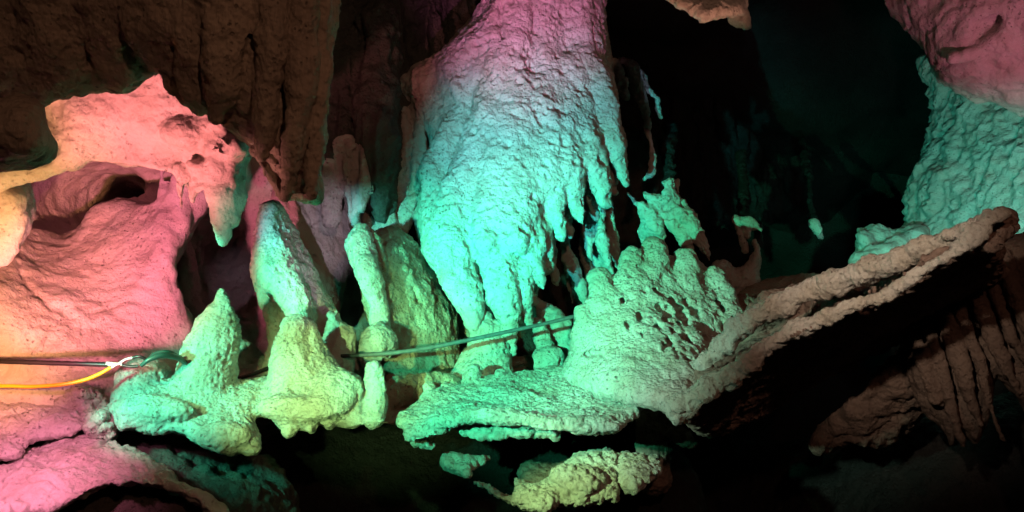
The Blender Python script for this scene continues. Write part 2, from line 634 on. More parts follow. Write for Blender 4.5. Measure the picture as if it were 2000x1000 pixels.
# ------------------------------------------------------------------ enclosing cave (setting)
def shell(name, fn, nu, nv, amp, fr, mat):
    u, v = np.meshgrid(np.linspace(0, 1, nu), np.linspace(0, 1, nv), indexing='ij')
    P = np.stack(fn(u, v), -1).reshape(-1, 3)
    idx = np.arange(nu * nv).reshape(nu, nv)
    Q = np.stack([idx[:-1, :-1], idx[1:, :-1], idx[1:, 1:], idx[:-1, 1:]], -1).reshape(-1, 4)
    nr = vnormals(P, Q)
    P = P + nr * (amp * fbm(P * fr, 5, 4))[:, None]
    o = link(name, mesh_from(P, Q), mat)
    o['kind'] = 'structure'
    return o


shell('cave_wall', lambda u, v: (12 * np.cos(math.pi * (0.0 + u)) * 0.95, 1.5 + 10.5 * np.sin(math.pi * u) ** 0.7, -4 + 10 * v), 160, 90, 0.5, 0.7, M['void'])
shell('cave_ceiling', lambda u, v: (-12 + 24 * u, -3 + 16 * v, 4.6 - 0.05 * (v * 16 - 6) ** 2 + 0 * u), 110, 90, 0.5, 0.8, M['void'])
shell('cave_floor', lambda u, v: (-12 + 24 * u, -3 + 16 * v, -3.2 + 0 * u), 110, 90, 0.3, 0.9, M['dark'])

#ROCKS
G_LEFT = 'flowstone walls'
# ---- hanging clay curtain, top left, nearest the viewer
CL = [(-200, 0, 3.4), (-100, 200, 3.5), (200, 0, 3.45), (200, 150, 3.6), (480, 0, 3.35), (480, 250, 3.5), (580, 380, 3.58), (660, 0, 3.6)]
cl = face(CL, 0.16)
rock('clay_curtain', 'huge brown clay-stained rock curtain hanging in vertical folds from the roof', 'rock curtain', [
    out([(-260, -160), (-260, 190), (-60, 215), (0, 205), (60, 200), (85, 203), (105, 193), (130, 182), (150, 176), (172, 174), (195, 174), (213, 178), (228, 180), (250, 176), (278, 162),
         (305, 150), (322, 158), (340, 182), (360, 206), (385, 225), (400, 221), (422, 222), (445, 240), (470, 262), (486, 282), (505, 300), (520, 340), (537, 388), (560, 389), (588, 394),
         (614, 390), (626, 376), (627, 330), (630, 250), (638, 150), (655, 60), (668, -60), (672, -160)],
        CL, 0.16, 0.25, 0.20, k=0.03)]
    + [tube(cl(p, o), k, 'f%d' % (i + 1) if i < 3 else '') for i, (p, o, k) in enumerate([
        ([(578, -160, 26), (588, 0, 26), (590, 110, 24), (580, 240, 22), (562, 330, 17), (548, 384, 8)], -0.05, 0.03),
        ([(528, -160, 26), (530, 60, 25), (528, 150, 23), (512, 240, 20), (502, 296, 10)], -0.04, 0.03),
        ([(640, -160, 18), (628, 60, 16), (618, 240, 14), (606, 370, 10)], -0.02, 0.03),
        ([(440, -160, 38), (450, 60, 36), (440, 170, 28), (425, 225, 10)], 0.0, 0.06), ([(300, -160, 50), (310, 60, 44), (335, 170, 14)], 0.06, 0.12), ([(90, -160, 60), (110, 60, 50), (140, 160, 16)], 0.06, 0.12),
        ([(200, -160, 30), (215, 60, 26), (225, 160, 10)], 0.04, 0.10), ([(385, -160, 22), (380, 60, 22), (375, 170, 10)], 0.04, 0.08)])]
    + [tube(cl([(490, 284, 7), (508, 318, 9), (526, 350, 9), (546, 384, 7)], 0.02), 0.02), tube(cl([(496, 282, 4), (518, 296, 6), (530, 310, 4)], 0.0), 0.015)]
    + [tube(cl(p, 0.0), 0.02, op='s') for p in [
        [(495, 60, 5), (490, 130, 10), (475, 205, 8)], [(558, -100, 5), (560, 40, 7), (558, 140, 7), (550, 240, 8), (538, 320, 7)], [(612, -100, 6), (608, 60, 9), (604, 180, 10), (600, 290, 9)],
        [(180, 20, 4), (175, 90, 7), (168, 150, 5)], [(350, 30, 4), (352, 100, 6), (345, 150, 5)], [(405, 90, 4), (408, 130, 8), (400, 165, 5)], [(250, 80, 5), (245, 115, 7)]]],
    M['clay'], 0.012, [('flow', 4, 0.014), ('fbm', 7, 0.010), ('fbm', 22, 0.010), ('nod', 40, 0.006)], tags={'f%d' % i: part('fold') for i in (1, 2, 3)})

rock('boulder', 'rounded black unlit boulder jutting in at the left edge below the brown curtain', 'boulder', [
    out([(-160, 150), (-20, 195), (30, 190), (70, 205), (83, 240), (88, 290), (70, 312), (30, 326), (-20, 338), (-160, 330)], [(0, 250, 2.9)], 0.25, 0.3, 0.2),
    blob(20, 285, 2.85, 62, 40, 0.16)], M['clay'], 0.012, SMOOTHR)
rock('pale_boulder', 'small pale yellow rock bit beside the black boulder at the picture edge', 'rock', [
    out([(-60, 140), (0, 150), (14, 172), (12, 190), (0, 198), (-60, 200)], [(0, 170, 3.9)], 0.12, 0.15, 0.12)], M['limesmooth'], 0.012, SMOOTHR)

# ---- pink arch with its stalactites
rock('rock_arch', 'smooth orange to pink lit rock arch under the brown curtain', 'rock arch', [
    out([(40, 120), (60, 200), (84, 215), (80, 245), (88, 290), (60, 318), (20, 328), (-60, 335), (-60, 380), (0, 368), (50, 343), (95, 342), (130, 332), (155, 330), (180, 306), (215, 306), (240, 325),
         (280, 330), (320, 332), (345, 345), (360, 365), (378, 372), (400, 345), (425, 320), (480, 312), (492, 305), (486, 278), (470, 245), (450, 150), (300, 60), (120, 60)],
        [(0, 350, 4.5), (90, 260, 4.45), (200, 200, 4.42), (300, 150, 4.38), (300, 320, 4.58), (450, 250, 4.48), (450, 310, 4.5), (130, 320, 4.5)], 0.16, 0.4, 0.22, k=0.03),
    tube([(-20, 350, 4.4, 24), (70, 330, 4.4, 20), (125, 316, 4.42, 18), (175, 298, 4.44, 13)], 0.08),
    tube([(200, 300, 4.48, 12), (280, 320, 4.48, 11), (340, 335, 4.46, 11), (365, 352, 4.44, 10)], 0.08),
    blob(360, 260, 4.34, 40, 25, 0.10, 0.06), blob(430, 245, 4.36, 30, 22, 0.10, 0.06), blob(450, 285, 4.32, 34, 24, 0.12, 0.05),
    tube([(425, 275, 4.26, 8), (436, 300, 4.2, 10), (455, 305, 4.18, 9)], 0.02, op='s'),
    # the big stalactite with a lit face
    tube([(435, 285, 4.4, 40), (432, 330, 4.38, 38), (432, 375, 4.38, 32), (436, 420, 4.38, 22), (437, 450, 4.38, 12), (436, 468, 4.38, 5)], 0.04, 'a'),
    tube([(465, 310, 4.45, 20), (466, 370, 4.45, 17), (455, 425, 4.43, 10)], 0.04, 'a'),
    tube([(378, 330, 4.36, 22), (374, 360, 4.36, 13), (370, 390, 4.36, 4)], 0.03, 'b'),
    tube([(345, 335, 4.42, 14), (348, 370, 4.44, 10), (347, 404, 4.44, 4)], 0.03, 'c'),
    tube([(400, 330, 4.34, 14), (394, 352, 4.34, 8), (386, 372, 4.36, 4)], 0.03, 'b'),
], M['limesmooth'], 0.0105, SMOOTHR, tags={'a': part('stalactite', 'grey-green tapering stalactite at the right end of the pink arch'), 'b': part('stalactite'), 'c': part('stalactite')})

rock('rock_outcrop', 'bulging orange rock outcrop at the left edge under the arch', 'rock outcrop', [
    out([(-120, 320), (0, 335), (38, 338), (60, 362), (67, 400), (60, 440), (45, 468), (22, 500), (0, 514), (-120, 540)], [(0, 340, 4.65), (0, 500, 4.65), (-80, 420, 4.5)], 0.22, 0.4, 0.2),
    tube([(-30, 360, 4.5, 30), (25, 390, 4.46, 22), (28, 440, 4.48, 18), (0, 500, 4.52, 12)], 0.08)], M['limesmooth'], 0.012, SMOOTHR)

# ---- left wall
WL = [(-200, 400, 4.9), (0, 560, 5.0), (60, 480, 5.6), (130, 420, 5.9), (200, 540, 5.55), (250, 350, 6.0), (330, 350, 5.7), (390, 420, 5.75), (340, 500, 5.55), (130, 600, 5.25), (60, 640, 4.95), (0, 740, 4.8), (230, 700, 5.2), (330, 680, 5.45), (150, 780, 4.85)]
wl = face(WL, 0.12)
rock('flowstone_wall', 'broad orange and pink cave wall with a deep red hollow', 'rock wall', [
    out([(-300, 250), (0, 250), (300, 240), (430, 300), (420, 380), (388, 430), (358, 485), (350, 535), (358, 590), (372, 640), (380, 700), (360, 790), (240, 850), (0, 840), (-300, 860)],
        WL, 0.12, 2.2, 0.30, k=0.04),
    blob(122, 384, 5.9, 62, 68, 1.6, 0.06, op='s'), blob(180, 352, 5.9, 56, 44, 0.9, 0.08, op='s'), blob(285, 352, 5.9, 88, 46, 0.5, 0.08, op='s'), blob(85, 405, 5.5, 42, 72, 0.42, 0.08, op='s')]
    + [tube(wl(p, 0.0), k, op='s') for p, k in [
        ([(35, 520, 5), (60, 568, 7), (95, 595, 7), (130, 608, 7)], 0.04), ([(130, 600, 6), (134, 624, 5)], 0.015), ([(128, 625, 4), (105, 650, 7), (85, 685, 8), (66, 708, 6)], 0.01), ([(93, 632, 4), (74, 660, 6), (48, 702, 7)], 0.01),
        ([(62, 650, 3), (50, 672, 5), (30, 695, 6)], 0.01), ([(66, 710, 4), (60, 742, 5)], 0.01), ([(46, 706, 4), (42, 738, 4)], 0.01), ([(14, 712, 7), (6, 738, 6)], 0.01), ([(268, 545, 2), (262, 570, 3), (275, 600, 4)], 0.01),
        ([(150, 640, 2), (146, 690, 2), (148, 740, 2)], 0.01), ([(245, 650, 2), (240, 690, 2)], 0.01), ([(205, 560, 2), (250, 545, 2), (300, 560, 2)], 0.02)]]
    + [tube(wl(p, 0.04), 0.06) for p in [[(318, 330, 8), (318, 370, 9), (322, 420, 6)], [(350, 345, 8), (352, 400, 9), (360, 440, 6)], [(85, 650, 9), (55, 720, 10), (40, 770, 8)], [(120, 650, 10), (95, 720, 11), (80, 770, 8)]]],
    M['limesmooth'], 0.0145, [('fbm', 3, 0.025), ('fbm', 13, 0.009), ('nod', 34, 0.007), ('crack', 2.0, 0.012)])

# ---- lower-left ledges
rock('rock_ledge', 'pink jagged ledge jutting below the yellow wire', 'rock ledge', [
    out([(-200, 770), (0, 772), (45, 776), (80, 785), (110, 800), (140, 808), (162, 815), (168, 832), (140, 845), (120, 850), (70, 852), (40, 872), (10, 895), (-200, 910)],
        [(0, 770, 4.75), (-100, 880, 4.2), (0, 890, 4.3), (160, 825, 4.6), (80, 780, 4.75)], 0.10, 0.35, 0.12),
    tube([(40, 806, 4.42, 3), (30, 830, 4.36, 4), (12, 842, 4.3, 4)], 0.01, op='s'), tube([(45, 808, 4.45, 3), (80, 820, 4.45, 3), (118, 827, 4.46, 3)], 0.01, op='s')],
    M['lime'], 0.011, POP)
rock('rock_ledge', 'pink and lilac sloping ledge running off the bottom left corner', 'rock ledge', [
    out([(-200, 900), (0, 912), (40, 880), (80, 862), (130, 852), (190, 848), (235, 855), (275, 885), (320, 912), (370, 945), (430, 992), (470, 1040), (420, 1020), (380, 988), (330, 962), (285, 952), (255, 946),
         (235, 950), (205, 944), (175, 962), (120, 985), (60, 998), (0, 1010), (-200, 1040)],
        [(0, 910, 4.3), (-100, 1000, 3.8), (100, 990, 4.0), (200, 850, 4.6), (240, 945, 4.15), (400, 980, 4.3)], 0.10, 0.30, 0.14)],
    M['lime'], 0.011, [('fbm', 4, 0.03), ('fbm', 12, 0.02), ('nod', 36, 0.012), ('crack', 4, 0.02)])
rock('rock_ledge', 'dark shaded ledge face below the lilac slope in the bottom corner', 'rock ledge', [
    out([(-200, 1010), (60, 992), (180, 955), (250, 940), (330, 955), (400, 1000), (450, 1060), (300, 1200), (-200, 1200)], [(0, 1000, 4.25), (250, 1000, 4.4), (250, 1150, 4.3)], 0.1, 0.4, 0.2)],
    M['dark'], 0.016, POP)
rock('rubble_heap', 'crumbly heap of pinkish rubble beside the green shelf', 'rubble', [
    out([(100, 790), (120, 768), (160, 762), (190, 765), (215, 785), (235, 800), (236, 840), (225, 858), (190, 850), (165, 835), (150, 812)], [(120, 780, 4.75), (225, 850, 4.55), (180, 770, 4.8)], 0.10, 0.3, 0.14),
    blob(170, 772, 4.72, 22, 14, 0.08, 0.03), blob(150, 776, 4.7, 16, 12, 0.06, 0.03), blob(205, 815, 4.55, 16, 10, 0.06, 0.02), blob(215, 835, 4.52, 14, 9, 0.05, 0.02), blob(185, 828, 4.52, 14, 9, 0.05, 0.02),
    blob(180, 797, 4.58, 18, 13, 0.16, 0.02, op='s'), blob(100, 785, 4.68, 9, 6, 0.1, 0.02, op='s')], M['coral'], 0.009, CORAL)
rock('lower_slope', 'smooth teal tinted rock slope sinking into the dark under the green shelf', 'rock slope', [
    out([(200, 835), (280, 845), (380, 850), (450, 870), (510, 900), (560, 960), (580, 1100), (300, 1100), (330, 960), (260, 890)],
        [(220, 850, 4.85), (400, 860, 5.2), (500, 1000, 4.9), (700, 1000, 5.4), (300, 950, 4.75)], 0.15, 0.4, 0.3),
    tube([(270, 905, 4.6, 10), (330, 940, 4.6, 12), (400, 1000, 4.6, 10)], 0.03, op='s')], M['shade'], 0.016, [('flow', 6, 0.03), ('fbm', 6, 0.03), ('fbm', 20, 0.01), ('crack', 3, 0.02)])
rock('lower_wall', 'unlit rock wall falling away into the dark below the middle ledges', 'rock wall', [
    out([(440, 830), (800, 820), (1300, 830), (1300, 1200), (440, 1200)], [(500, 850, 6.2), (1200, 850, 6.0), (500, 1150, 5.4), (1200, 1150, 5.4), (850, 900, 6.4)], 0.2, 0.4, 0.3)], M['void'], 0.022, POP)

# ---- green shelf with stalagmites growing on it
rock('rock_shelf', 'pale green dripping rock shelf carrying the stalagmites', 'rock shelf', [
    out([(215, 798), (224, 785), (245, 766), (300, 745), (380, 738), (450, 742), (520, 738), (600, 735), (690, 745), (752, 775), (752, 815), (747, 826), (700, 828), (665, 822), (645, 838), (625, 824), (610, 845), (585, 836), (562, 850), (550, 834),
         (522, 815), (496, 818), (500, 845), (505, 880), (490, 888), (465, 884), (448, 888), (420, 872), (412, 858), (385, 862), (365, 850), (341, 845), (300, 846), (265, 836), (238, 840), (222, 822)],
        [(230, 800, 4.7), (450, 755, 5.0), (700, 765, 5.15), (740, 820, 4.85), (600, 830, 4.8), (480, 880, 4.6), (300, 840, 4.6)], 0.12, 0.35, 0.14, k=0.04),
    blob(300, 800, 4.62, 80, 24, 0.10, 0.05), blob(440, 850, 4.55, 52, 28, 0.08, 0.04), blob(590, 795, 4.75, 90, 26, 0.10, 0.06), blob(660, 765, 4.86, 50, 40, 0.14, 0.08),
    tube([(235, 822, 4.52, 3), (265, 818, 4.5, 3), (300, 808, 4.48, 4), (315, 795, 4.5, 3)], 0.01, op='s'),
    tube([(270, 790, 4.55, 3), (300, 780, 4.56, 3)], 0.01, op='s'),
    # stalagmite A
    tube([(431, 571, 4.95, 7), (430, 588, 4.95, 13), (427, 604, 4.95, 17), (424, 614, 4.95, 25), (417, 640, 4.95, 37), (409, 680, 4.95, 47), (402, 725, 4.95, 54), (392, 770, 4.95, 62), (386, 790, 4.93, 62)], 0.06, 'A'),
    tube([(434, 600, 4.93, 10), (445, 640, 4.95, 14), (448, 700, 4.98, 16), (440, 770, 4.98, 18)], 0.05, 'A'),
    # stalagmite C and its shoulder
    tube([(578, 642, 5.05, 29), (575, 680, 5.05, 40), (576, 715, 5.03, 48), (582, 750, 5.0, 57), (588, 776, 4.98, 60)], 0.07, 'C'),
    tube([(604, 645, 5.08, 16), (614, 695, 5.08, 28), (638, 755, 5.02, 42)], 0.07, 'C'),
    tube([(655, 750, 4.98, 26), (662, 790, 4.92, 40)], 0.06),
    tube([(690, 770, 5.0, 24), (690, 800, 4.92, 34)], 0.05),
    # stalagmite D
    tube([(730, 720, 4.9, 13), (731, 745, 4.9, 18), (733, 775, 4.88, 19), (730, 818, 4.86, 20)], 0.025, 'D'),
    # knob at the left end
    blob(283, 735, 4.95, 45, 34, 0.18, 0.04, 'K'), blob(278, 765, 4.9, 48, 26, 0.2, 0.05, 'K'), blob(297, 756, 4.74, 6, 9, 0.05, 0.01, op='s'), blob(330, 725, 4.8, 9, 16, 0.06, 0.02, op='s'),
], M['coral'], 0.0095, [('fbm', 5, 0.012), ('flow', 10, 0.007), ('fbm', 18, 0.006), ('nod', 38, 0.012), ('nod', 75, 0.006), ('crack', 3, 0.006)], warp=(0.008, 4.0), tags={
    'A': dict(thing='stalagmite', label='yellow-green pointed stalagmite with a nippled tip, foremost on the shelf', cat='stalagmite', group='stalagmites on the shelves'),
    'C': dict(thing='stalagmite', label='stout yellow-green stalagmite with broad shoulders in front of the hooded column', cat='stalagmite', group='stalagmites on the shelves'),
    'D': dict(thing='stalagmite', label='small finger-shaped stalagmite at the right end of the dripping shelf', cat='stalagmite', group='stalagmites on the shelves'),
    'K': part('knob')})

# ---- hooded stalagmite B
rock('hooded_stalagmite', 'tall hooded turquoise stalagmite like a cloaked figure with one thin drape leg', 'stalagmite', [
    out([(506, 405), (514, 396), (535, 393), (550, 402), (563, 432), (588, 480), (615, 522), (634, 570), (655, 610), (680, 645), (694, 680), (690, 740), (560, 760), (552, 680), (556, 640), (548, 605), (535, 580), (515, 570), (500, 535), (497, 485), (503, 440)],
        [(520, 400, 5.75), (540, 560, 5.55), (660, 650, 5.75), (600, 720, 5.6), (590, 500, 5.75)], 0.22, 0.35, 0.20, k=0.05),
    tube([(528, 414, 5.65, 21), (535, 470, 5.58, 30), (548, 530, 5.48, 36), (572, 570, 5.42, 26), (590, 605, 5.4, 18), (590, 650, 5.4, 16)], 0.08),
    tube([(506, 520, 5.5, 12), (513, 555, 5.48, 11), (526, 590, 5.46, 10), (535, 630, 5.46, 9), (533, 680, 5.46, 9), (526, 720, 5.44, 12), (515, 760, 5.4, 16)], 0.03, 'leg'),
    tube([(640, 620, 5.6, 20), (660, 660, 5.55, 32), (662, 710, 5.5, 34)], 0.05),
    tube([(470, 700, 5.6, 34), (500, 720, 5.6, 34), (520, 760, 5.5, 30)], 0.06, 'low'),
], M['lime'], 0.0105, POP, tags={'leg': part('drape_leg'), 'low': part('foot_mound')})

# ---- leaning column G
rock('leaning_column', 'stained brown-green leaning column with a bright turquoise left ridge', 'column', [
    out([(686, 476), (692, 455), (708, 442), (730, 450), (760, 445), (790, 455), (824, 498), (845, 535), (870, 575), (888, 600), (893, 658), (895, 750), (850, 780), (770, 775), (745, 700), (727, 640), (718, 590), (705, 550), (690, 510)],
        [(700, 470, 6.0), (725, 620, 5.85), (800, 500, 6.25), (880, 620, 6.3), (780, 740, 5.9), (890, 740, 6.1)], 0.16, 0.35, 0.16, k=0.04),
    tube([(708, 452, 5.92, 14), (706, 490, 5.84, 18), (722, 545, 5.78, 20), (738, 590, 5.74, 18), (742, 635, 5.74, 15)], 0.05, 'ridge'),
    tube([(727, 455, 5.92, 6), (745, 490, 5.92, 5), (752, 525, 5.92, 5)], 0.02),
    tube([(700, 480, 5.9, 16), (712, 530, 5.84, 16)], 0.05, 'ridge'),
    blob(788, 528, 6.05, 14, 12, 0.07, 0.03), tube([(780, 500, 6.1, 18), (800, 560, 6.08, 16), (830, 640, 6.05, 18)], 0.1),
    tube([(800, 560, 6.0, 4), (815, 590, 6.0, 6), (826, 600, 6.0, 4)], 0.02, op='s'), tube([(815, 660, 5.88, 3), (817, 690, 5.86, 4)], 0.01, op='s'), tube([(828, 660, 5.88, 3), (832, 685, 5.86, 4)], 0.01, op='s'),
    tube([(880, 700, 5.98, 3), (882, 745, 5.94, 4)], 0.01, op='s'),
    blob(737, 668, 5.6, 36, 36, 0.17, 0.04, 'F'), blob(722, 695, 5.66, 18, 30, 0.12, 0.05, 'F'),
    tube([(760, 780, 5.4, 30), (800, 765, 5.5, 30), (880, 760, 5.6, 26)], 0.08), tube([(775, 745, 5.45, 8), (785, 760, 5.42, 12)], 0.03),
], M['earth'], 0.0115, POP, tags={'ridge': part('ridge', mat=M['lime']), 'F': dict(thing='stalagmite', label='squat domed green stalagmite beside the foot of the leaning column', cat='stalagmite', group='stalagmites on the shelves', mat=M['lime'])})

# ---- wall behind the stalagmites
rock('recess_wall', 'dim green and purple wall at the back of the dark recess', 'rock wall', [
    out([(320, 330), (740, 330), (740, 800), (320, 800)], [(350, 350, 7.0), (430, 500, 7.4), (520, 550, 7.2), (700, 500, 7.4), (350, 700, 6.6), (700, 780, 6.9)], 0.2, 0.4, 0.25),
    tube([(350, 480, 6.9, 20), (360, 580, 6.8, 26), (385, 660, 6.7, 30)], 0.1)], M['limesmooth'], 0.02, POP)
rock('rock_wall', 'smooth lilac rock panel behind the hooded stalagmite', 'rock wall', [
    out([(540, 360), (620, 350), (680, 370), (692, 420), (690, 480), (680, 540), (668, 600), (650, 640), (600, 640), (560, 560), (540, 450)], [(600, 400, 6.75), (680, 450, 6.9), (640, 600, 6.6)], 0.14, 0.4, 0.2),
    tube([(602, 490, 6.55, 3), (625, 515, 6.52, 4), (640, 545, 6.5, 5), (658, 560, 6.5, 5)], 0.01, op='s'), tube([(596, 400, 6.6, 3), (612, 440, 6.6, 3), (612, 470, 6.6, 3)], 0.02, op='s')],
    M['limesmooth'], 0.013, SMOOTHR)

# ---- drapery left of the great curtain
rock('drapery', 'shadowed grey-green rock drapery ending in a row of short stalactites', 'drapery', [
    out([(600, -150), (600, 250), (630, 330), (665, 340), (690, 350), (700, 370), (715, 400), (740, 425), (765, 400), (790, 300), (860, 200), (960, 120), (990, -150)],
        [(620, 0, 6.8), (640, 300, 6.6), (760, 380, 6.6), (760, 0, 7.1), (700, 150, 6.8), (900, 0, 7.6)], 0.15, 0.4, 0.2, k=0.05),
    tube([(655, 300, 6.6, 24), (650, 350, 6.5, 22), (648, 395, 6.45, 14), (647, 430, 6.45, 5)], 0.05, 'a'),
    tube([(680, 300, 6.5, 20), (684, 360, 6.4, 20), (690, 410, 6.4, 13), (692, 440, 6.4, 5)], 0.04, 'b'),
    tube([(702, 300, 6.4, 10), (706, 360, 6.36, 12), (706, 408, 6.36, 5)], 0.03, 'c'),
    tube([(735, 50, 6.7, 36), (738, 250, 6.5, 34), (740, 350, 6.48, 30), (743, 425, 6.5, 12)], 0.06, 'd'),
    tube([(700, 60, 6.7, 12), (704, 200, 6.6, 14), (708, 320, 6.5, 10)], 0.05), tube([(668, 40, 6.7, 16), (672, 200, 6.6, 16), (680, 300, 6.55, 14)], 0.06),
], M['shade'], 0.014, FLOW, tags={k: part('stalactite', mat=M['lime'] if k != 'd' else None) for k in 'abcd'})  # lit tips stay pale limestone, the rest takes the shaded colour

# ---- the great flowstone curtain
cur_ctrl = [(1000, -120, 6.65), (1000, 60, 6.6), (800, 150, 6.95), (1180, 50, 6.8), (1000, 260, 6.42), (840, 350, 6.65), (830, 480, 6.5), (900, 550, 6.2), (1190, 220, 6.7), (1050, 470, 6.2), (1150, 330, 6.45), (980, 640, 6.0), (770, 230, 7.2)]
cst = {}
P_ = [out([(985, -150), (965, -50), (940, 15), (905, 60), (865, 92), (820, 122), (796, 145), (784, 180), (772, 210), (750, 230), (765, 262), (800, 270), (826, 262), (828, 300), (824, 350), (816, 400), (815, 435), (824, 480), (830, 500), (850, 520), (870, 530),
          (905, 525), (940, 510), (985, 495), (1020, 470), (1048, 445), (1070, 410), (1095, 385), (1125, 375), (1152, 345), (1180, 300), (1202, 262), (1200, 190), (1196, 150), (1188, 80), (1178, 20), (1170, -150)], cur_ctrl, 0.28, 0.6, 0.15, k=0.05)]


def st(tag, pts, k=0.045, lab=None):
    P_.append(tube(pts, k, tag))
    if tag not in cst:
        cst[tag] = part('stalactite', lab)


st('s1', [(878, 470, 6.12, 42), (900, 540, 6.0, 34), (915, 600, 5.95, 22), (922, 638, 5.93, 12), (926, 662, 5.93, 4)])
st('s1b', [(918, 560, 5.97, 16), (927, 630, 5.94, 9), (930, 684, 5.93, 3)], 0.03)
st('s2', [(944, 530, 6.08, 9), (948, 585, 6.04, 9), (953, 622, 6.04, 3)], 0.02)
st('s3', [(962, 450, 6.08, 34), (979, 540, 5.95, 33), (990, 605, 5.9, 24), (997, 652, 5.88, 11), (1003, 690, 5.88, 3)])
st('s4', [(1006, 450, 6.12, 28), (1017, 530, 6.0, 23), (1025, 585, 5.96, 14), (1031, 628, 5.97, 3)])
st('s5', [(1026, 400, 6.16, 28), (1042, 475, 6.02, 22), (1050, 525, 5.99, 14), (1056, 563, 6.0, 3)])
st('s6', [(1046, 370, 6.22, 26), (1057, 440, 6.12, 20), (1064, 490, 6.1, 13), (1068, 518, 6.12, 6)])
st('s7', [(1064, 320, 6.28, 30), (1081, 390, 6.14, 23), (1092, 437, 6.1, 12), (1098, 467, 6.12, 3)])
st('s8', [(1090, 290, 6.3, 36), (1115, 360, 6.2, 27), (1131, 408, 6.16, 16), (1140, 437, 6.16, 5)])
st('s9', [(1124, 230, 6.4, 34), (1148, 300, 6.3, 28), (1170, 350, 6.25, 21), (1184, 391, 6.24, 8)])
st('s10', [(1165, 150, 6.5, 30), (1182, 220, 6.42, 27), (1203, 300, 6.36, 21), (1216, 338, 6.34, 13), (1221, 357, 6.34, 4)])
P_ += [tube([(1185, 130, 6.85, 10), (1215, 118, 6.9, 8), (1232, 130, 6.9, 9), (1245, 170, 6.9, 13), (1256, 205, 6.9, 11), (1262, 235, 6.9, 4)], 0.03),
       tube([(1200, 125, 6.85, 10), (1212, 160, 6.82, 14), (1218, 188, 6.82, 5)], 0.03), tube([(1250, 150, 6.9, 8), (1266, 172, 6.9, 6)], 0.02),
       tube([(1283, 188, 6.95, 3), (1283, 210, 6.95, 6), (1288, 228, 6.95, 3)], 0.02), tube([(1266, 172, 6.9, 5), (1283, 190, 6.95, 4)], 0.02)]
st('t1', [(1044, 470, 6.2, 12), (1050, 540, 6.18, 8), (1046, 590, 6.18, 3)], 0.02)
st('t2', [(1078, 410, 6.28, 14), (1080, 470, 6.26, 9), (1082, 505, 6.26, 3)], 0.02)
st('t3', [(1108, 370, 6.34, 14), (1114, 420, 6.32, 9), (1117, 462, 6.32, 3)], 0.02)
st('t4', [(1150, 340, 6.42, 13), (1158, 390, 6.4, 8), (1163, 422, 6.4, 3)], 0.02)
st('t5', [(1190, 290, 6.5, 12), (1196, 340, 6.46, 8), (1200, 378, 6.46, 3)], 0.02)
st('t6', [(952, 500, 6.12, 14), (962, 570, 6.06, 9), (966, 640, 6.04, 3)], 0.02)
st('s11', [(1260, 200, 6.9, 5), (1263, 235, 6.88, 4), (1268, 270, 6.85, 6), (1276, 310, 6.82, 8), (1274, 335, 6.8, 8), (1260, 347, 6.78, 5)], 0.02, 'long thin stalactite with a hooked foot hanging free on the right')
P_ += [tube([(1085, 290, 6.3, 4), (1080, 330, 6.2, 4)], 0.01, op='s')]
cz = rbf(cur_ctrl)


def on(pts, off):                # points lying on the face of the curtain
    return [(u, v, float(cz(u, v)) - 0.28 + off, r) for u, v, r in pts]


for pts, off, k in [([(880, 135, 14), (900, 170, 18), (905, 210, 12), (908, 232, 5)], 0.05, 0.03), ([(800, 170, 20), (835, 195, 24), (868, 205, 18), (880, 180, 16)], 0.12, 0.05),
                    ([(1000, -60, 26), (1010, 40, 28), (1000, 130, 20)], 0.06, 0.08), ([(1120, -60, 22), (1130, 60, 24), (1140, 120, 14)], 0.07, 0.08), ([(1060, 0, 20), (1070, 90, 20), (1065, 150, 10)], 0.05, 0.08)]:
    P_.append(tube(on(pts, off), k))
for pts in [[(886, 140, 3), (884, 170, 5), (884, 200, 3)], [(918, 180, 4), (914, 205, 6), (908, 235, 4)], [(980, 10, 4), (978, 45, 6), (982, 85, 3)], [(1040, 20, 4), (1046, 60, 4)], [(1095, 30, 4), (1100, 60, 5), (1104, 90, 3)],
            [(1145, 175, 3), (1155, 205, 5), (1160, 250, 5), (1163, 285, 4)], [(1080, 170, 3), (1110, 145, 4), (1150, 120, 5), (1195, 110, 5)], [(940, 380, 4), (948, 410, 7), (954, 445, 4)], [(994, 430, 4), (1000, 455, 5), (1002, 472, 3)],
            [(1005, 310, 4), (1018, 335, 6), (1028, 352, 4)], [(905, 95, 4), (930, 110, 4)], [(1150, 40, 4), (1160, 80, 5)], [(960, 120, 4), (965, 150, 5)], [(925, 450, 3), (930, 510, 5), (938, 560, 6)], [(990, 440, 3), (1000, 500, 5), (1007, 560, 6)], [(1020, 440, 3), (1030, 480, 5)], [(1110, 330, 3), (1102, 390, 5)], [(906, 300, 2), (884, 400, 5), (890, 480, 3)], [(985, 230, 2), (976, 330, 5), (978, 420, 3)], [(1052, 240, 2), (1054, 310, 5), (1046, 380, 3)], [(1090, 240, 3), (1092, 300, 5), (1096, 340, 3)],
            [(1122, 230, 2), (1130, 290, 5), (1138, 340, 4)], [(860, 290, 3), (846, 360, 5), (838, 440, 3)], [(1170, 120, 3), (1175, 160, 4)], [(1010, 90, 4), (1015, 130, 5)]]:
    P_.append(tube(on(pts, 0.0), 0.02, op='s'))
P_ += [blob(955, 262, float(cz(955, 262)) - 0.28, 16, 18, 0.04, 0.04, op='s')]
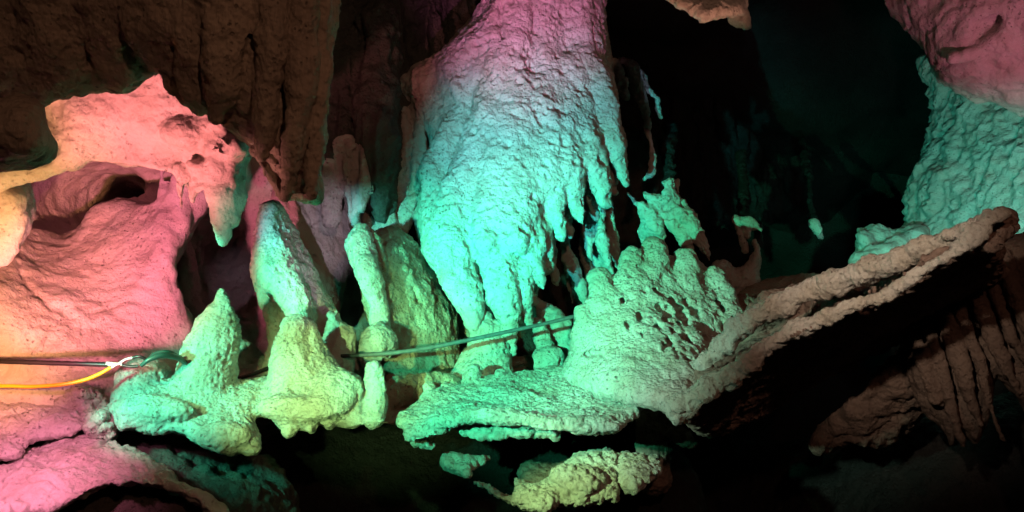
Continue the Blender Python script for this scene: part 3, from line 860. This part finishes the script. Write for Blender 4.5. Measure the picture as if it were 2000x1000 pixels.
for pts in [[(985, 120, 22), (940, 260, 26), (890, 400, 34), (880, 480, 36)], [(1000, 150, 22), (975, 280, 26), (955, 400, 30), (962, 470, 30)], [(1015, 170, 20), (1005, 300, 24), (1000, 400, 26), (1008, 470, 24)],
            [(1035, 180, 20), (1035, 280, 22), (1030, 350, 24), (1030, 410, 24)], [(1055, 170, 20), (1068, 250, 22), (1070, 320, 24), (1072, 350, 22)], [(1080, 160, 20), (1098, 220, 24), (1104, 290, 26), (1115, 340, 22)],
            [(1110, 130, 20), (1130, 190, 24), (1140, 260, 26), (1150, 310, 22)], [(1140, 110, 18), (1166, 170, 24), (1182, 230, 24), (1196, 280, 18)], [(880, 250, 22), (850, 330, 24), (845, 420, 24), (860, 500, 22)]]:
    P_.append(tube(on(pts, 0.015), 0.09))
rock('flowstone_curtain', 'great flowstone curtain shading from magenta top to green fringe of stalactites', 'flowstone', P_, M['lime'], 0.0115,
     [('flow', 4, 0.015), ('fbm', 5, 0.02), ('fbm', 15, 0.009), ('nod', 34, 0.014), ('nod', 65, 0.006), ('crack', 3, 0.008), ('pit', 8, 0.045), ('pit', 14, 0.035)], tags=cst)

rock('side_drape', 'narrow lilac side drape along the left edge of the great curtain', 'drapery', [
    out([(775, 205), (800, 215), (822, 250), (824, 300), (815, 345), (822, 390), (815, 415), (800, 450), (790, 470), (830, 520), (850, 560), (800, 560), (745, 470), (718, 455), (695, 440), (705, 385), (730, 410), (765, 380), (772, 300)],
        [(790, 250, 6.9), (790, 400, 6.7), (720, 430, 6.8), (820, 520, 6.5)], 0.14, 0.4, 0.14),
    tube([(790, 220, 6.8, 12), (796, 280, 6.72, 13), (786, 350, 6.7, 9)], 0.03), tube([(818, 250, 6.74, 8), (814, 320, 6.68, 9), (806, 400, 6.62, 8)], 0.03),
    tube([(806, 260, 6.72, 3), (800, 330, 6.66, 4), (785, 365, 6.64, 3)], 0.01, op='s'), tube([(748, 405, 6.6, 12), (755, 440, 6.55, 16), (740, 470, 6.55, 10)], 0.05)],
    M['lime'], 0.012, FLOW)

# ---- shelf top and pillars below the curtain
rock('stalagmite', 'broad stained stalagmite rising to meet the curtain fringe', 'stalagmite', [
    tube([(948, 622, 6.0, 12), (950, 660, 5.98, 34), (948, 710, 5.95, 44), (930, 770, 5.9, 60)], 0.05), tube([(972, 640, 5.98, 14), (976, 690, 5.95, 16), (970, 740, 5.9, 20)], 0.04),
    tube([(930, 660, 6.0, 10), (915, 720, 6.0, 26), (905, 770, 5.95, 30)], 0.06)], M['lime'], 0.011, POP, group='stalagmites on the shelves')
rock('stalagmite', 'slanting turquoise stalagmite left of the knobbed mound', 'stalagmite', [
    tube([(1050, 588, 6.3, 8), (1070, 615, 6.25, 17), (1090, 645, 6.2, 24), (1105, 700, 6.1, 26)], 0.04), tube([(1096, 640, 6.15, 16), (1110, 690, 6.05, 20)], 0.05)], M['lime'], 0.011, POP, group='stalagmites on the shelves')
rock('stalagmite', 'knobbly-footed pale green stalagmite standing between curtain fringe and mound', 'stalagmite', [
    tube([(1046, 628, 6.1, 8), (1056, 655, 6.05, 15), (1064, 690, 6.0, 18), (1064, 715, 5.95, 26)], 0.03), blob(1048, 694, 5.95, 14, 14, 0.06, 0.03), blob(1076, 700, 5.92, 20, 20, 0.08, 0.03)], M['coral'], 0.010, POP, group='stalagmites on the shelves')
rock('background_pillar', 'dark brown shadowed pillar behind the curtain fringe', 'pillar', [
    tube([(905, 640, 6.5, 14), (912, 700, 6.4, 22), (920, 780, 6.3, 40)], 0.05), tube([(893, 600, 6.6, 10), (890, 680, 6.5, 10), (895, 780, 6.4, 14)], 0.03)], M['earth'], 0.013, POP)
rock('shelf_floor', 'dark uneven rock floor under the curtain behind the shelves', 'rock floor', [
    out([(700, 745), (800, 730), (1000, 700), (1200, 690), (1400, 640), (1460, 560), (1640, 540), (1640, 700), (1300, 800), (1000, 820), (760, 830)], [(750, 780, 5.6), (1000, 720, 6.4), (1500, 600, 6.6), (1200, 780, 5.6), (1300, 650, 6.4)], 0.08, 0.4, 0.2)],
    M['earth'], 0.02, POP)
rock('alcove_wall', 'shaded rock wall coloured blackish deep behind the curtain fringe', 'rock wall', [
    out([(860, 300), (1240, 250), (1290, 350), (1300, 560), (1300, 760), (860, 780)], [(900, 500, 8.0), (1150, 350, 8.2), (1150, 600, 8.2), (1280, 450, 8.4), (1000, 750, 7.6)], 0.2, 0.4, 0.3),
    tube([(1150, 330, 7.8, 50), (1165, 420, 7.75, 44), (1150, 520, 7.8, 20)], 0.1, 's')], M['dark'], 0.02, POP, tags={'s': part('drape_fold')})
for lab, pts in [
    ('short green stalactite with brown tip in the gap under the curtain', [(1148, 440, 6.75, 12), (1152, 465, 6.7, 11), (1156, 490, 6.7, 6), (1160, 508, 6.7, 2)]),
    ('long pale green stalactite pointing down between the first knobs of the mound', [(1172, 430, 6.7, 10), (1176, 470, 6.62, 14), (1186, 500, 6.6, 9), (1198, 533, 6.6, 3)]),
    ('brown shaded stalactite close to the long pale one', [(1190, 430, 6.85, 10), (1198, 480, 6.82, 11), (1210, 518, 6.82, 6)]),
    ('slender brown and pale stalactite ending right above the leftmost mound knob', [(1108, 490, 6.7, 8), (1122, 530, 6.62, 13), (1138, 565, 6.6, 9), (1146, 592, 6.6, 3)]),
    ('thin brown stalactite next to the curtain fringe with a white tip', [(1078, 460, 6.6, 8), (1082, 510, 6.55, 8), (1088, 545, 6.55, 5), (1091, 558, 6.55, 2)]),
    ('very thin brown stalactite in the shaded gap', [(1102, 480, 6.8, 5), (1108, 540, 6.78, 6), (1120, 592, 6.78, 2)]),
    ('brown stalactite hanging behind the first mound knob', [(1146, 500, 6.85, 8), (1150, 540, 6.82, 9), (1152, 590, 6.82, 4)]),
    ('stout brown stalactite fragment above the second mound knob', [(1160, 490, 6.9, 12), (1178, 515, 6.88, 16), (1186, 545, 6.88, 6)])]:
    pts = [(pts[0][0] - 6, pts[0][1] - 70, pts[0][2] + 0.15, pts[0][3] * 1.2)] + pts
    rock('stalactite', lab, 'stalactite', [tube(pts, 0.02)], M['lime'], 0.009, [('fbm', 8, 0.02), ('nod', 36, 0.010), ('fbm', 20, 0.01)], group='stalactites in the gap under the curtain')

# ---- cluster to the right
rock('stalactite_cluster', 'ragged turquoise stalactite cluster hanging right of the curtain', 'stalactite cluster', [
    out([(1294, 352), (1316, 350), (1322, 376), (1330, 402), (1326, 428), (1316, 442), (1300, 432), (1278, 408), (1258, 384), (1262, 374), (1280, 384), (1292, 386), (1298, 372)], [(1300, 380, 6.72), (1320, 430, 6.62)], 0.05, 0.10, 0.06),
    tube([(1305, 250, 7.3, 14), (1306, 310, 7.0, 12), (1306, 352, 6.85, 9)], 0.02, 'stalk'),
    tube([(1226, 376, 6.75, 4), (1242, 398, 6.7, 8), (1264, 414, 6.66, 12), (1290, 424, 6.63, 11), (1312, 420, 6.62, 8)], 0.02),
    tube([(1322, 352, 6.8, 4), (1325, 376, 6.75, 3)], 0.02), tube([(1334, 396, 6.66, 6), (1340, 412, 6.66, 4)], 0.02), tube([(1300, 432, 6.6, 6), (1312, 438, 6.6, 6)], 0.02),
    tube([(1262, 412, 6.66, 16), (1278, 440, 6.6, 16), (1290, 458, 6.6, 9), (1296, 472, 6.6, 3)], 0.03, 'a'),
    tube([(1268, 425, 6.8, 18), (1272, 455, 6.8, 18), (1280, 490, 6.85, 14)], 0.03, 'a'),
    tube([(1312, 440, 6.6, 12), (1328, 458, 6.56, 13), (1338, 472, 6.56, 9), (1347, 487, 6.56, 4)], 0.03, 'b'),
    tube([(1325, 420, 6.62, 14), (1345, 430, 6.58, 22), (1362, 455, 6.55, 16), (1375, 485, 6.54, 11), (1386, 510, 6.54, 4)], 0.03, 'c'),
], M['lime'], 0.0095, [('fbm', 8, 0.025), ('fbm', 22, 0.014), ('nod', 40, 0.010)], tags={'a': part('stalactite'), 'b': part('stalactite'), 'c': part('stalactite'), 'stalk': part('stalk', mat=M['void'])})
rock('stalactite', 'green beak-like drape far right with a pointed lower corner', 'stalactite', [
    out([(1395, 512), (1420, 505), (1440, 520), (1468, 505), (1478, 490), (1470, 470), (1480, 478), (1488, 510), (1486, 545), (1480, 578), (1465, 566), (1450, 570), (1430, 572), (1410, 555), (1398, 535)], [(1440, 540, 7.0), (1480, 500, 7.1)], 0.10, 0.2, 0.10),
    tube([(1438, 430, 7.15, 6), (1446, 465, 7.1, 6), (1458, 490, 7.08, 5)], 0.02), tube([(1440, 432, 7.15, 5), (1462, 436, 7.12, 10), (1484, 448, 7.1, 3)], 0.02), tube([(1458, 438, 7.1, 8), (1458, 460, 7.1, 5)], 0.02),
    tube([(1448, 300, 8.1, 8), (1450, 390, 7.6, 7), (1452, 430, 7.25, 7)], 0.03, 'stalk'), tube([(1484, 440, 7.3, 6), (1480, 480, 7.16, 7)], 0.03, 'stalk')], M['lime'], 0.010, POP, group='small stalactites at the right', tags={'stalk': part('stalk', mat=M['void'])})
rock('stalactite', 'tiny isolated green stalactite tip in the dark', 'stalactite', [
    tube([(1572, 300, 9.2, 7), (1583, 390, 8.5, 5), (1590, 436, 8.15, 6)], 0.02, 'stalk'), tube([(1591, 437, 8.1, 8), (1596, 446, 8.1, 7), (1602, 459, 8.1, 3)], 0.01)], M['lime'], 0.012, POP, group='small stalactites at the right', tags={'stalk': part('stalk', mat=M['void'])})

# ---- knobbed mound
MD = [(1130, 620, 5.7), (1250, 510, 5.85), (1340, 560, 5.78), (1410, 570, 5.88), (1450, 620, 5.78), (1200, 720, 5.1), (1330, 810, 4.55), (1480, 690, 5.3), (1380, 690, 5.2), (1120, 720, 5.5)]
md = face(MD, 0.2)
rock('knobbed_mound', 'pale grey-green pitted mound crowned with blunt finger knobs', 'rock mound', [
    out([(1122, 612), (1138, 602), (1156, 596), (1172, 562), (1204, 540), (1226, 512), (1252, 494), (1282, 484), (1310, 500), (1335, 500), (1366, 506), (1400, 546), (1440, 584), (1468, 608), (1452, 632), (1415, 664), (1384, 700), (1382, 730), (1375, 780), (1330, 826), (1290, 800), (1230, 790), (1150, 770), (1090, 740), (1105, 700), (1114, 655)],
        MD, 0.2, 0.5, 0.16, k=0.05)]
    + [tube([(u, v, float(md([(u, v + 30, 0)])[0][2]) + 0.10, r), (u + 3, v + 45, float(md([(u, v + 60, 0)])[0][2]) + 0.14, r + 6)], 0.07, t)
       for t, u, v, r in [('k1', 1142, 612, 19), ('k2', 1176, 549, 24), ('k3', 1232, 505, 24), ('k4', 1277, 491, 24), ('k5', 1336, 505, 20)]]
    + [tube(md([(1390, 540, 18), (1420, 590, 20), (1440, 650, 18)], 0.03), 0.1)]
    + [blob(u, v, md([(u, v, 0)], 0.0)[0][2], a, b, 0.085, 0.012, op='s') for u, v, a, b in [(1232, 636, 6, 10), (1256, 618, 7, 10), (1328, 598, 9, 9), (1332, 613, 9, 9), (1308, 602, 6, 6), (1285, 570, 5, 6), (1318, 650, 6, 8), (1362, 610, 8, 14), (1395, 690, 9, 6), (1415, 640, 8, 12), (1150, 694, 7, 5), (1312, 670, 8, 13), (1345, 662, 9, 17), (1340, 625, 6, 12),
        (1300, 683, 8, 6), (1162, 690, 12, 7), (1178, 688, 6, 6), (1380, 640, 16, 16), (1402, 655, 10, 12), (1258, 655, 4, 6), (1295, 640, 5, 5), (1222, 590, 4, 5)] + [(1290 + 140 * a, 575 + 125 * b + 20 * a, 3 + 6 * c, 4 + 10 * c * c) for a, b, c in np.random.RandomState(5).rand(34, 3)]],
    M['coral'], 0.0098, [('fbm', 5, 0.016), ('fbm', 14, 0.012), ('nod', 36, 0.010), ('pit', 9, 0.03), ('nod', 70, 0.005)], tags={'k%d' % i: part('knob') for i in range(1, 6)})

# ---- table ledge and the ridge log
rock('table_ledge', 'flat pale green table ledge with a lacy nodular rim', 'rock ledge', [
    out([(780, 822), (787, 806), (816, 788), (848, 764), (900, 752), (956, 736), (1040, 722), (1095, 716), (1150, 722), (1190, 748), (1225, 775), (1250, 792), (1240, 812), (1220, 826), (1196, 838), (1160, 834), (1132, 838), (1084, 838), (1048, 830), (1000, 826), (945, 822), (900, 828), (862, 842), (830, 855), (802, 858), (796, 840)],
        [(790, 830, 4.85), (900, 750, 5.4), (1100, 718, 5.6), (1240, 800, 4.85), (1000, 826, 4.7), (860, 842, 4.7)], 0.06, 0.25, 0.10, k=0.03),
    tube([(800, 846, 4.74, 12), (850, 826, 4.68, 12), (920, 808, 4.66, 12), (1000, 812, 4.62, 12), (1090, 826, 4.6, 12), (1180, 826, 4.64, 12), (1236, 802, 4.76, 10)], 0.04, 'rim'),
    tube([(880, 830, 4.85, 10), (930, 850, 4.8, 10), (1000, 838, 4.78, 12), (1080, 842, 4.8, 12)], 0.03, 'rim'),
    tube([(810, 862, 4.82, 7), (845, 874, 4.82, 6)], 0.02, 'rim'), blob(1108, 746, 5.2, 14, 6, 0.08, 0.015, op='s'), blob(1125, 772, 5.05, 10, 5, 0.06, 0.015, op='s'),
    tube([(921, 726, 5.5, 14), (921, 750, 5.46, 17)], 0.03, 'E'), blob(978, 727, 5.5, 9, 6, 0.05, 0.02), blob(838, 762, 5.4, 12, 9, 0.06, 0.03), blob(872, 756, 5.42, 10, 6, 0.05, 0.03),
], M['coral'], 0.0092, [('fbm', 6, 0.016), ('fbm', 18, 0.010), ('nod', 38, 0.015), ('nod', 75, 0.007), ('pit', 13, 0.016)], tags={'rim': part('rim'), 'E': dict(thing='stalagmite', label='tiny bright knob stalagmite standing on the back of the table ledge', cat='stalagmite', group='stalagmites on the shelves')})
rock('forked_rock', 'reddish-brown forked rock stem holding up the table ledge', 'rock pillar', [
    tube([(1225, 755, 5.3, 12), (1258, 795, 5.25, 22), (1268, 860, 5.25, 30), (1280, 930, 5.3, 36)], 0.04), tube([(1262, 800, 5.25, 18), (1300, 830, 5.2, 18), (1340, 856, 5.16, 13), (1358, 864, 5.16, 7)], 0.04)], M['mud'], 0.011, POP)
rock('ridged_slab', 'long tilted brown rock slab with two pale ridges rising to the right', 'rock slab', [
    out([(1300, 790), (1378, 700), (1420, 658), (1450, 612), (1504, 582), (1552, 564), (1636, 540), (1720, 510), (1798, 474), (1850, 458), (1900, 446), (1924, 430), (1954, 412), (1973, 428), (1968, 455), (1951, 478), (1940, 490), (1880, 500), (1850, 514), (1770, 562), (1700, 600), (1620, 624), (1550, 654), (1480, 706), (1400, 768), (1345, 826)],
        [(1330, 800, 4.65), (1500, 600, 4.85), (1640, 600, 4.3), (1950, 440, 3.75), (1800, 540, 4.0), (1480, 706, 4.42), (1720, 510, 4.4), (1390, 715, 4.8), (1440, 676, 5.35), (1510, 638, 5.35), (1590, 604, 5.05), (1680, 566, 4.65), (1780, 512, 4.12)], 0.06, 0.30, 0.10, k=0.03),
    out([(1345, 815), (1400, 765), (1480, 700), (1550, 650), (1620, 620), (1700, 596), (1770, 556), (1850, 508), (1930, 460), (1955, 470), (1956, 502), (1972, 535), (1940, 562), (1900, 594), (1810, 642), (1700, 690), (1560, 760), (1440, 830), (1380, 850)],
        [(1345, 815, 4.6), (1480, 705, 4.36), (1700, 592, 4.06), (1850, 505, 3.82), (1950, 450, 3.72), (1960, 530, 4.5), (1900, 590, 5.0), (1700, 690, 5.2), (1440, 830, 5.2)], 0.05, 0.3, 0.08, k=0.03),
    tube([(1345, 728, 4.92, 8), (1376, 704, 4.72, 13), (1440, 642, 4.60, 17), (1510, 598, 4.5, 17), (1600, 562, 4.36, 19), (1700, 528, 4.14, 20), (1790, 490, 3.92, 16), (1880, 458, 3.72, 12), (1930, 435, 3.64, 12)], 0.03, 'u'),
    tube([(1322, 806, 4.42, 20), (1400, 752, 4.34, 22), (1480, 690, 4.24, 20), (1550, 640, 4.16, 16), (1620, 612, 4.06, 14), (1700, 588, 3.94, 12), (1770, 548, 3.82, 12), (1850, 500, 3.7, 13), (1920, 450, 3.6, 14), (1955, 424, 3.58, 10)], 0.03, 'l'),
    tube([(1400, 712, 4.45, 5), (1470, 676, 4.36, 6), (1530, 652, 4.28, 5)], 0.02), tube([(1690, 568, 4.0, 5), (1740, 545, 3.94, 5), (1800, 510, 3.85, 6), (1860, 478, 3.76, 6)], 0.02),
    tube([(1378, 712, 4.45, 8), (1440, 668, 4.4, 16), (1510, 630, 4.32, 20), (1590, 600, 4.2, 18), (1660, 572, 4.06, 13), (1740, 536, 3.95, 10), (1800, 500, 3.84, 8)], 0.02, op='s'),
    tube([(1700, 577, 3.88, 6), (1770, 538, 3.78, 7), (1850, 492, 3.66, 5)], 0.015, op='s'),
    tube([(1440, 740, 4.2, 4), (1490, 708, 4.12, 4), (1505, 690, 4.1, 3)], 0.01, op='s'),
    tube([(1820, 486, 3.82, 8), (1870, 470, 3.74, 7)], 0.02, op='s'),
], M['mud'], 0.0105, [('fbm', 5, 0.018), ('fbm', 14, 0.018), ('nod', 30, 0.020), ('nod', 65, 0.010)], tags={'u': part('upper_ridge', 'pale upper ridge', mat=M['coral']), 'l': part('lower_ridge', 'pale lower ridge', mat=M['coral'])})
rock('slab_saddle', 'brown shaded saddle of rock behind the slab', 'rock', [
    tube([(1440, 620, 5.8, 40), (1480, 600, 5.9, 26), (1520, 595, 5.9, 22), (1600, 600, 5.8, 30)], 0.06), tube([(1500, 590, 5.6, 12), (1550, 578, 5.5, 12), (1575, 572, 5.4, 8)], 0.04)], M['mud'], 0.014, POP)

# ---- lacy rock below the ledge
rock('coral_rock', 'lacy green nodular rock hanging in the dark below the table ledge', 'rock', [
    out([(920, 946), (945, 950), (980, 968), (1004, 965), (1006, 935), (1040, 944), (1076, 932), (1105, 910), (1132, 888), (1168, 882), (1200, 886), (1212, 905), (1222, 890), (1260, 896), (1290, 898), (1297, 916), (1276, 938), (1242, 956), (1224, 950), (1208, 945), (1206, 974), (1180, 970), (1148, 980), (1110, 985), (1084, 986), (1062, 1000), (1030, 996), (1000, 984), (960, 968)],
        [(940, 950, 4.9), (1150, 890, 5.0), (1280, 910, 4.85), (1060, 990, 4.6), (1190, 970, 4.65)], 0.09, 0.3, 0.09, k=0.03),
    blob(1130, 940, 4.7, 56, 34, 0.12, 0.04), blob(1245, 925, 4.8, 34, 24, 0.1, 0.04), blob(1212, 920, 4.7, 10, 24, 0.12, 0.02, op='s'), blob(1118, 905, 4.75, 10, 7, 0.06, 0.02, op='s')],
    M['coral'], 0.0085, [('nod', 26, 0.034), ('nod', 55, 0.016), ('fbm', 8, 0.02)])
rock('rock_spur', 'small pointed green rock spur under the left end of the table ledge', 'rock', [
    out([(862, 896), (885, 885), (910, 892), (956, 895), (950, 903), (932, 912), (920, 918), (912, 934), (895, 926), (875, 914)], [(880, 890, 5.0), (915, 930, 4.85), (950, 898, 5.0)], 0.05, 0.12, 0.05)], M['coral'], 0.0085, POP)
rock('brown_lump', 'muddy brown lump behind the lacy rock', 'rock', [blob(1060, 925, 5.1, 45, 24, 0.2), blob(1100, 940, 5.1, 50, 40, 0.2)], M['mud'], 0.012, POP)

# ---- right-hand side
rock('scalloped_wall', 'teal scalloped cave wall on the right behind the slab', 'rock wall', [
    out([(1832, 100), (1828, 160), (1826, 210), (1812, 250), (1800, 290), (1786, 340), (1776, 400), (1766, 450), (1745, 495), (1770, 545), (1880, 580), (2050, 640), (2300, 680), (2300, 60)],
        [(1830, 160, 8.4), (1780, 400, 8.2), (1760, 550, 7.8), (2000, 300, 7.0), (2000, 550, 6.6), (2250, 400, 5.8)], 0.2, 0.5, 0.3)], M['limesmooth'], 0.02, SCALLOP)
rock('teal_boulder', 'rounded teal boulder at the foot of the scalloped wall', 'boulder', [
    out([(1665, 462), (1680, 442), (1710, 446), (1740, 462), (1775, 440), (1800, 470), (1780, 560), (1680, 560), (1668, 500)], [(1700, 500, 7.7), (1780, 480, 8.1)], 0.25, 0.3, 0.25), tube([(1690, 520, 7.5, 30), (1740, 490, 7.6, 26), (1790, 470, 7.7, 26)], 0.08)],
    M['limesmooth'], 0.016, [('fbm', 4, 0.05), ('scallop', 9, 0.03), ('fbm', 16, 0.01)])
rock('roof_bulge', 'smooth rose-lit roof bulge in the top right corner', 'rock bulge', [
    out([(1690, -150), (1732, 0), (1758, 45), (1788, 80), (1815, 118), (1832, 148), (1850, 164), (1880, 180), (1935, 195), (2010, 222), (2300, 260), (2300, -150)],
        [(1740, 0, 6.6), (1850, 160, 6.4), (2000, 200, 6.2), (2000, 0, 5.8), (2250, 0, 5.2)], 0.3, 0.6, 0.4),
    tube([(1850, 108, 6.0, 6), (1880, 96, 5.92, 12), (1920, 62, 5.82, 18), (1970, 32, 5.72, 16), (2040, 5, 5.6, 20)], 0.05, op='s'), tube([(1860, 110, 5.98, 5), (1930, 95, 5.86, 8), (2000, 60, 5.7, 10)], 0.06),
    tube([(1930, 92, 5.72, 2), (1975, 110, 5.66, 3), (2010, 125, 5.6, 2)], 0.01, op='s')], M['limesmooth'], 0.016, [('fbm', 3, 0.04), ('fbm', 14, 0.014), ('nod', 40, 0.004), ('crack', 2, 0.012)])
rock('roof_spike', 'orange-brown rock corner poking down from the roof', 'rock', [
    out([(1290, -60), (1310, 0), (1340, 20), (1365, 40), (1376, 47), (1395, 36), (1420, 34), (1450, 26), (1458, 0), (1470, -60)], [(1300, 0, 5.0), (1376, 45, 4.9), (1450, 0, 5.1)], 0.12, 0.3, 0.12), tube([(1425, -20, 5.2, 20), (1440, 30, 5.2, 16), (1455, 48, 5.2, 8)], 0.03)], M['lime'], 0.012, POP)
rock('dark_wall', 'barely visible brown rock wall in the dark right of the curtain', 'rock wall', [
    out([(1180, -100), (1480, -100), (1500, 100), (1560, 200), (1570, 330), (1540, 420), (1400, 440), (1330, 430), (1250, 330), (1200, 200)], [(1250, 0, 10.8), (1350, 300, 10.5), (1500, 150, 11.2), (1540, 380, 11.0)], 0.2, 0.5, 0.3),
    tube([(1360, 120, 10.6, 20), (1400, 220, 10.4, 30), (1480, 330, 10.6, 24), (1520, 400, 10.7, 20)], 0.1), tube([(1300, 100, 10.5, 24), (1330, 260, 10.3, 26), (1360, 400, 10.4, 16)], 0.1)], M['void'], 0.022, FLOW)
rock('fluted_wall', 'brown fluted rock drapery below the right end of the slab', 'drapery', [
    out([(1775, 640), (1800, 560), (1900, 480), (2300, 480), (2300, 1000), (2080, 960), (2000, 800), (1950, 740), (1935, 800), (1920, 850), (1905, 868), (1890, 860), (1868, 850), (1860, 875), (1840, 840), (1800, 800), (1780, 740)],
        [(1800, 640, 4.98), (1900, 850, 4.92), (2000, 600, 4.8), (2200, 700, 4.3)], 0.12, 0.4, 0.12, k=0.03)]
    + [tube([(u0, v0, 4.86 - n * 0.03, r * 0.8), (u0 + 18, v0 + 60, 4.79 - n * 0.03, r), (u0 + 44, v0 + 140, 4.78 - n * 0.04, r * 0.9), (u0 + e, v1, 4.82 - n * 0.04, 4)], 0.035, 'r%d' % n)
       for n, (u0, v0, r, e, v1) in enumerate([(1782, 640, 13, 56, 790), (1800, 600, 10, 76, 868), (1836, 590, 16, 80, 830), (1862, 560, 9, 96, 860), (1900, 545, 14, 90, 770), (1930, 520, 10, 110, 760), (1962, 500, 15, 120, 740)])],
    M['shademud'], 0.012, [('fbm', 6, 0.012), ('fbm', 20, 0.008), ('nod', 36, 0.007)], tags={'r%d' % i: part('rib') for i in range(7)})
rock('lower_slope', 'dim brown lumpy rock slope below the slab at the bottom right', 'rock slope', [
    out([(1590, 880), (1620, 830), (1660, 780), (1740, 690), (1800, 630), (1812, 700), (1805, 800), (1770, 842), (1700, 864), (1640, 876)],
        [(1450, 1040, 5.9), (1600, 860, 5.5), (1740, 740, 5.2), (1800, 700, 5.1)], 0.12, 0.4, 0.2)], M['shademud'], 0.015, [('fbm', 5, 0.05), ('fbm', 14, 0.02), ('nod', 34, 0.010), ('crack', 3, 0.02)])
rock('lower_slope', 'unlit rock slope coloured black in the bottom right corner', 'rock slope', [
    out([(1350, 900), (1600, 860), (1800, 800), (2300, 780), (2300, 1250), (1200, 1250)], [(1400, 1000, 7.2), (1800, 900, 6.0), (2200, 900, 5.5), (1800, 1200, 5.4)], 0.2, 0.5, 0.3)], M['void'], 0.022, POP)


# ---- cables
def cable(name, pts, mat, parent=None, seg=8, sub=8):
    """pts = (px, py, depth, radius in px)"""
    A = np.array([np.r_[W(p[0], p[1], p[2]), p[3] * p[2] / F] for p in pts])
    Pp = np.vstack([2 * A[0] - A[1], A, 2 * A[-1] - A[-2]])
    C = []
    for i in range(1, len(Pp) - 2):
        for t in np.arange(sub) / sub:
            p0, p1, p2, p3 = Pp[i - 1:i + 3]
            C.append(0.5 * (2 * p1 + (p2 - p0) * t + (2 * p0 - 5 * p1 + 4 * p2 - p3) * t * t + (3 * p1 - p0 - 3 * p2 + p3) * t ** 3))
    C.append(A[-1])
    C = np.array(C)
    T = np.gradient(C[:, :3], axis=0)
    T /= np.linalg.norm(T, axis=1, keepdims=True)
    up = np.cross(T, np.array([0, 1.0, 0.2]))
    up /= np.linalg.norm(up, axis=1, keepdims=True)
    bi = np.cross(T, up)
    an = np.arange(seg) * 2 * math.pi / seg
    V = (C[:, None, :3] + C[:, None, 3:4] * (np.cos(an)[None, :, None] * up[:, None] + np.sin(an)[None, :, None] * bi[:, None])).reshape(-1, 3)
    n = len(C)
    i = np.arange(n - 1)[:, None]
    j = np.arange(seg)[None]
    a, b = i * seg + j, i * seg + (j + 1) % seg
    Q = np.stack([a, b, b + seg, a + seg], -1).reshape(-1, 4)
    og = V.mean(0)
    if parent:
        og = np.array(parent.location)
    o = link(name, mesh_from(V, Q, None, og), mat, parent)
    if not parent:
        o.location = og
    return o


pc = cable('power_cable', [(-160, 702, 4.5, 5), (0, 706, 4.5, 5), (100, 709, 4.52, 5), (212, 712, 4.55, 5)], M['black'])
pc['label'] = 'long power cable strung past the stalagmites, black then grey where lit, with a bared joint'
pc['category'] = 'cable'
cable('joint_tape', [(209, 711, 4.55, 5.2), (220, 711, 4.55, 3.8), (230, 711, 4.55, 2.4)], M['tape'], pc)
cable('bare_core', [(230, 712, 4.55, 2), (245, 702, 4.55, 2), (262, 698, 4.56, 2.2)], M['tape'], pc)
cable('bare_core', [(218, 718, 4.55, 2), (232, 710, 4.55, 2), (240, 714, 4.55, 2)], M['tape'], pc)
cable('taped_core', [(259, 699, 4.56, 3), (272, 696, 4.56, 3.4), (286, 702, 4.58, 3)], M['black'], pc)
cable('taped_core', [(238, 713, 4.55, 2.6), (254, 716, 4.56, 3), (270, 715, 4.57, 3)], M['black'], pc)
cable('green_loop', [(276, 714, 4.58, 4), (292, 702, 4.58, 5), (318, 694, 4.62, 6), (345, 698, 4.7, 5.5), (362, 708, 4.8, 5)], M['green'], pc)
cable('green_loop', [(284, 706, 4.6, 3), (305, 690, 4.64, 4), (330, 688, 4.68, 4), (352, 698, 4.78, 4)], M['green'], pc)
cable('black_sheath', [(360, 704, 4.85, 4), (400, 730, 5.4, 4), (450, 740, 5.35, 4), (490, 732, 5.3, 4), (528, 718, 5.25, 4), (590, 706, 5.32, 4), (650, 697, 5.4, 4), (704, 694, 5.36, 4.5)], M['black'], pc)
cable('grey_sheath', [(702, 694, 5.36, 4.2), (770, 689, 5.36, 4.3), (840, 679, 5.4, 4.3), (920, 663, 5.42, 4.2), (1000, 646, 5.46, 4), (1060, 633, 5.5, 3.8), (1122, 618, 5.55, 4), (1150, 612, 5.62, 3.6)], M['grey'], pc)
yw = cable('yellow_wire', [(-160, 758, 4.4, 4), (0, 754, 4.42, 4), (60, 755, 4.44, 4), (120, 751, 4.46, 4), (165, 742, 4.5, 4), (195, 730, 4.53, 3.8), (216, 718, 4.55, 3.4)], M['yellow'])
yw['label'] = 'thin bright yellow wire curving up to the bared joint of the black cable'
yw['category'] = 'wire'
print('BUILD TIME', time.time() - T0)
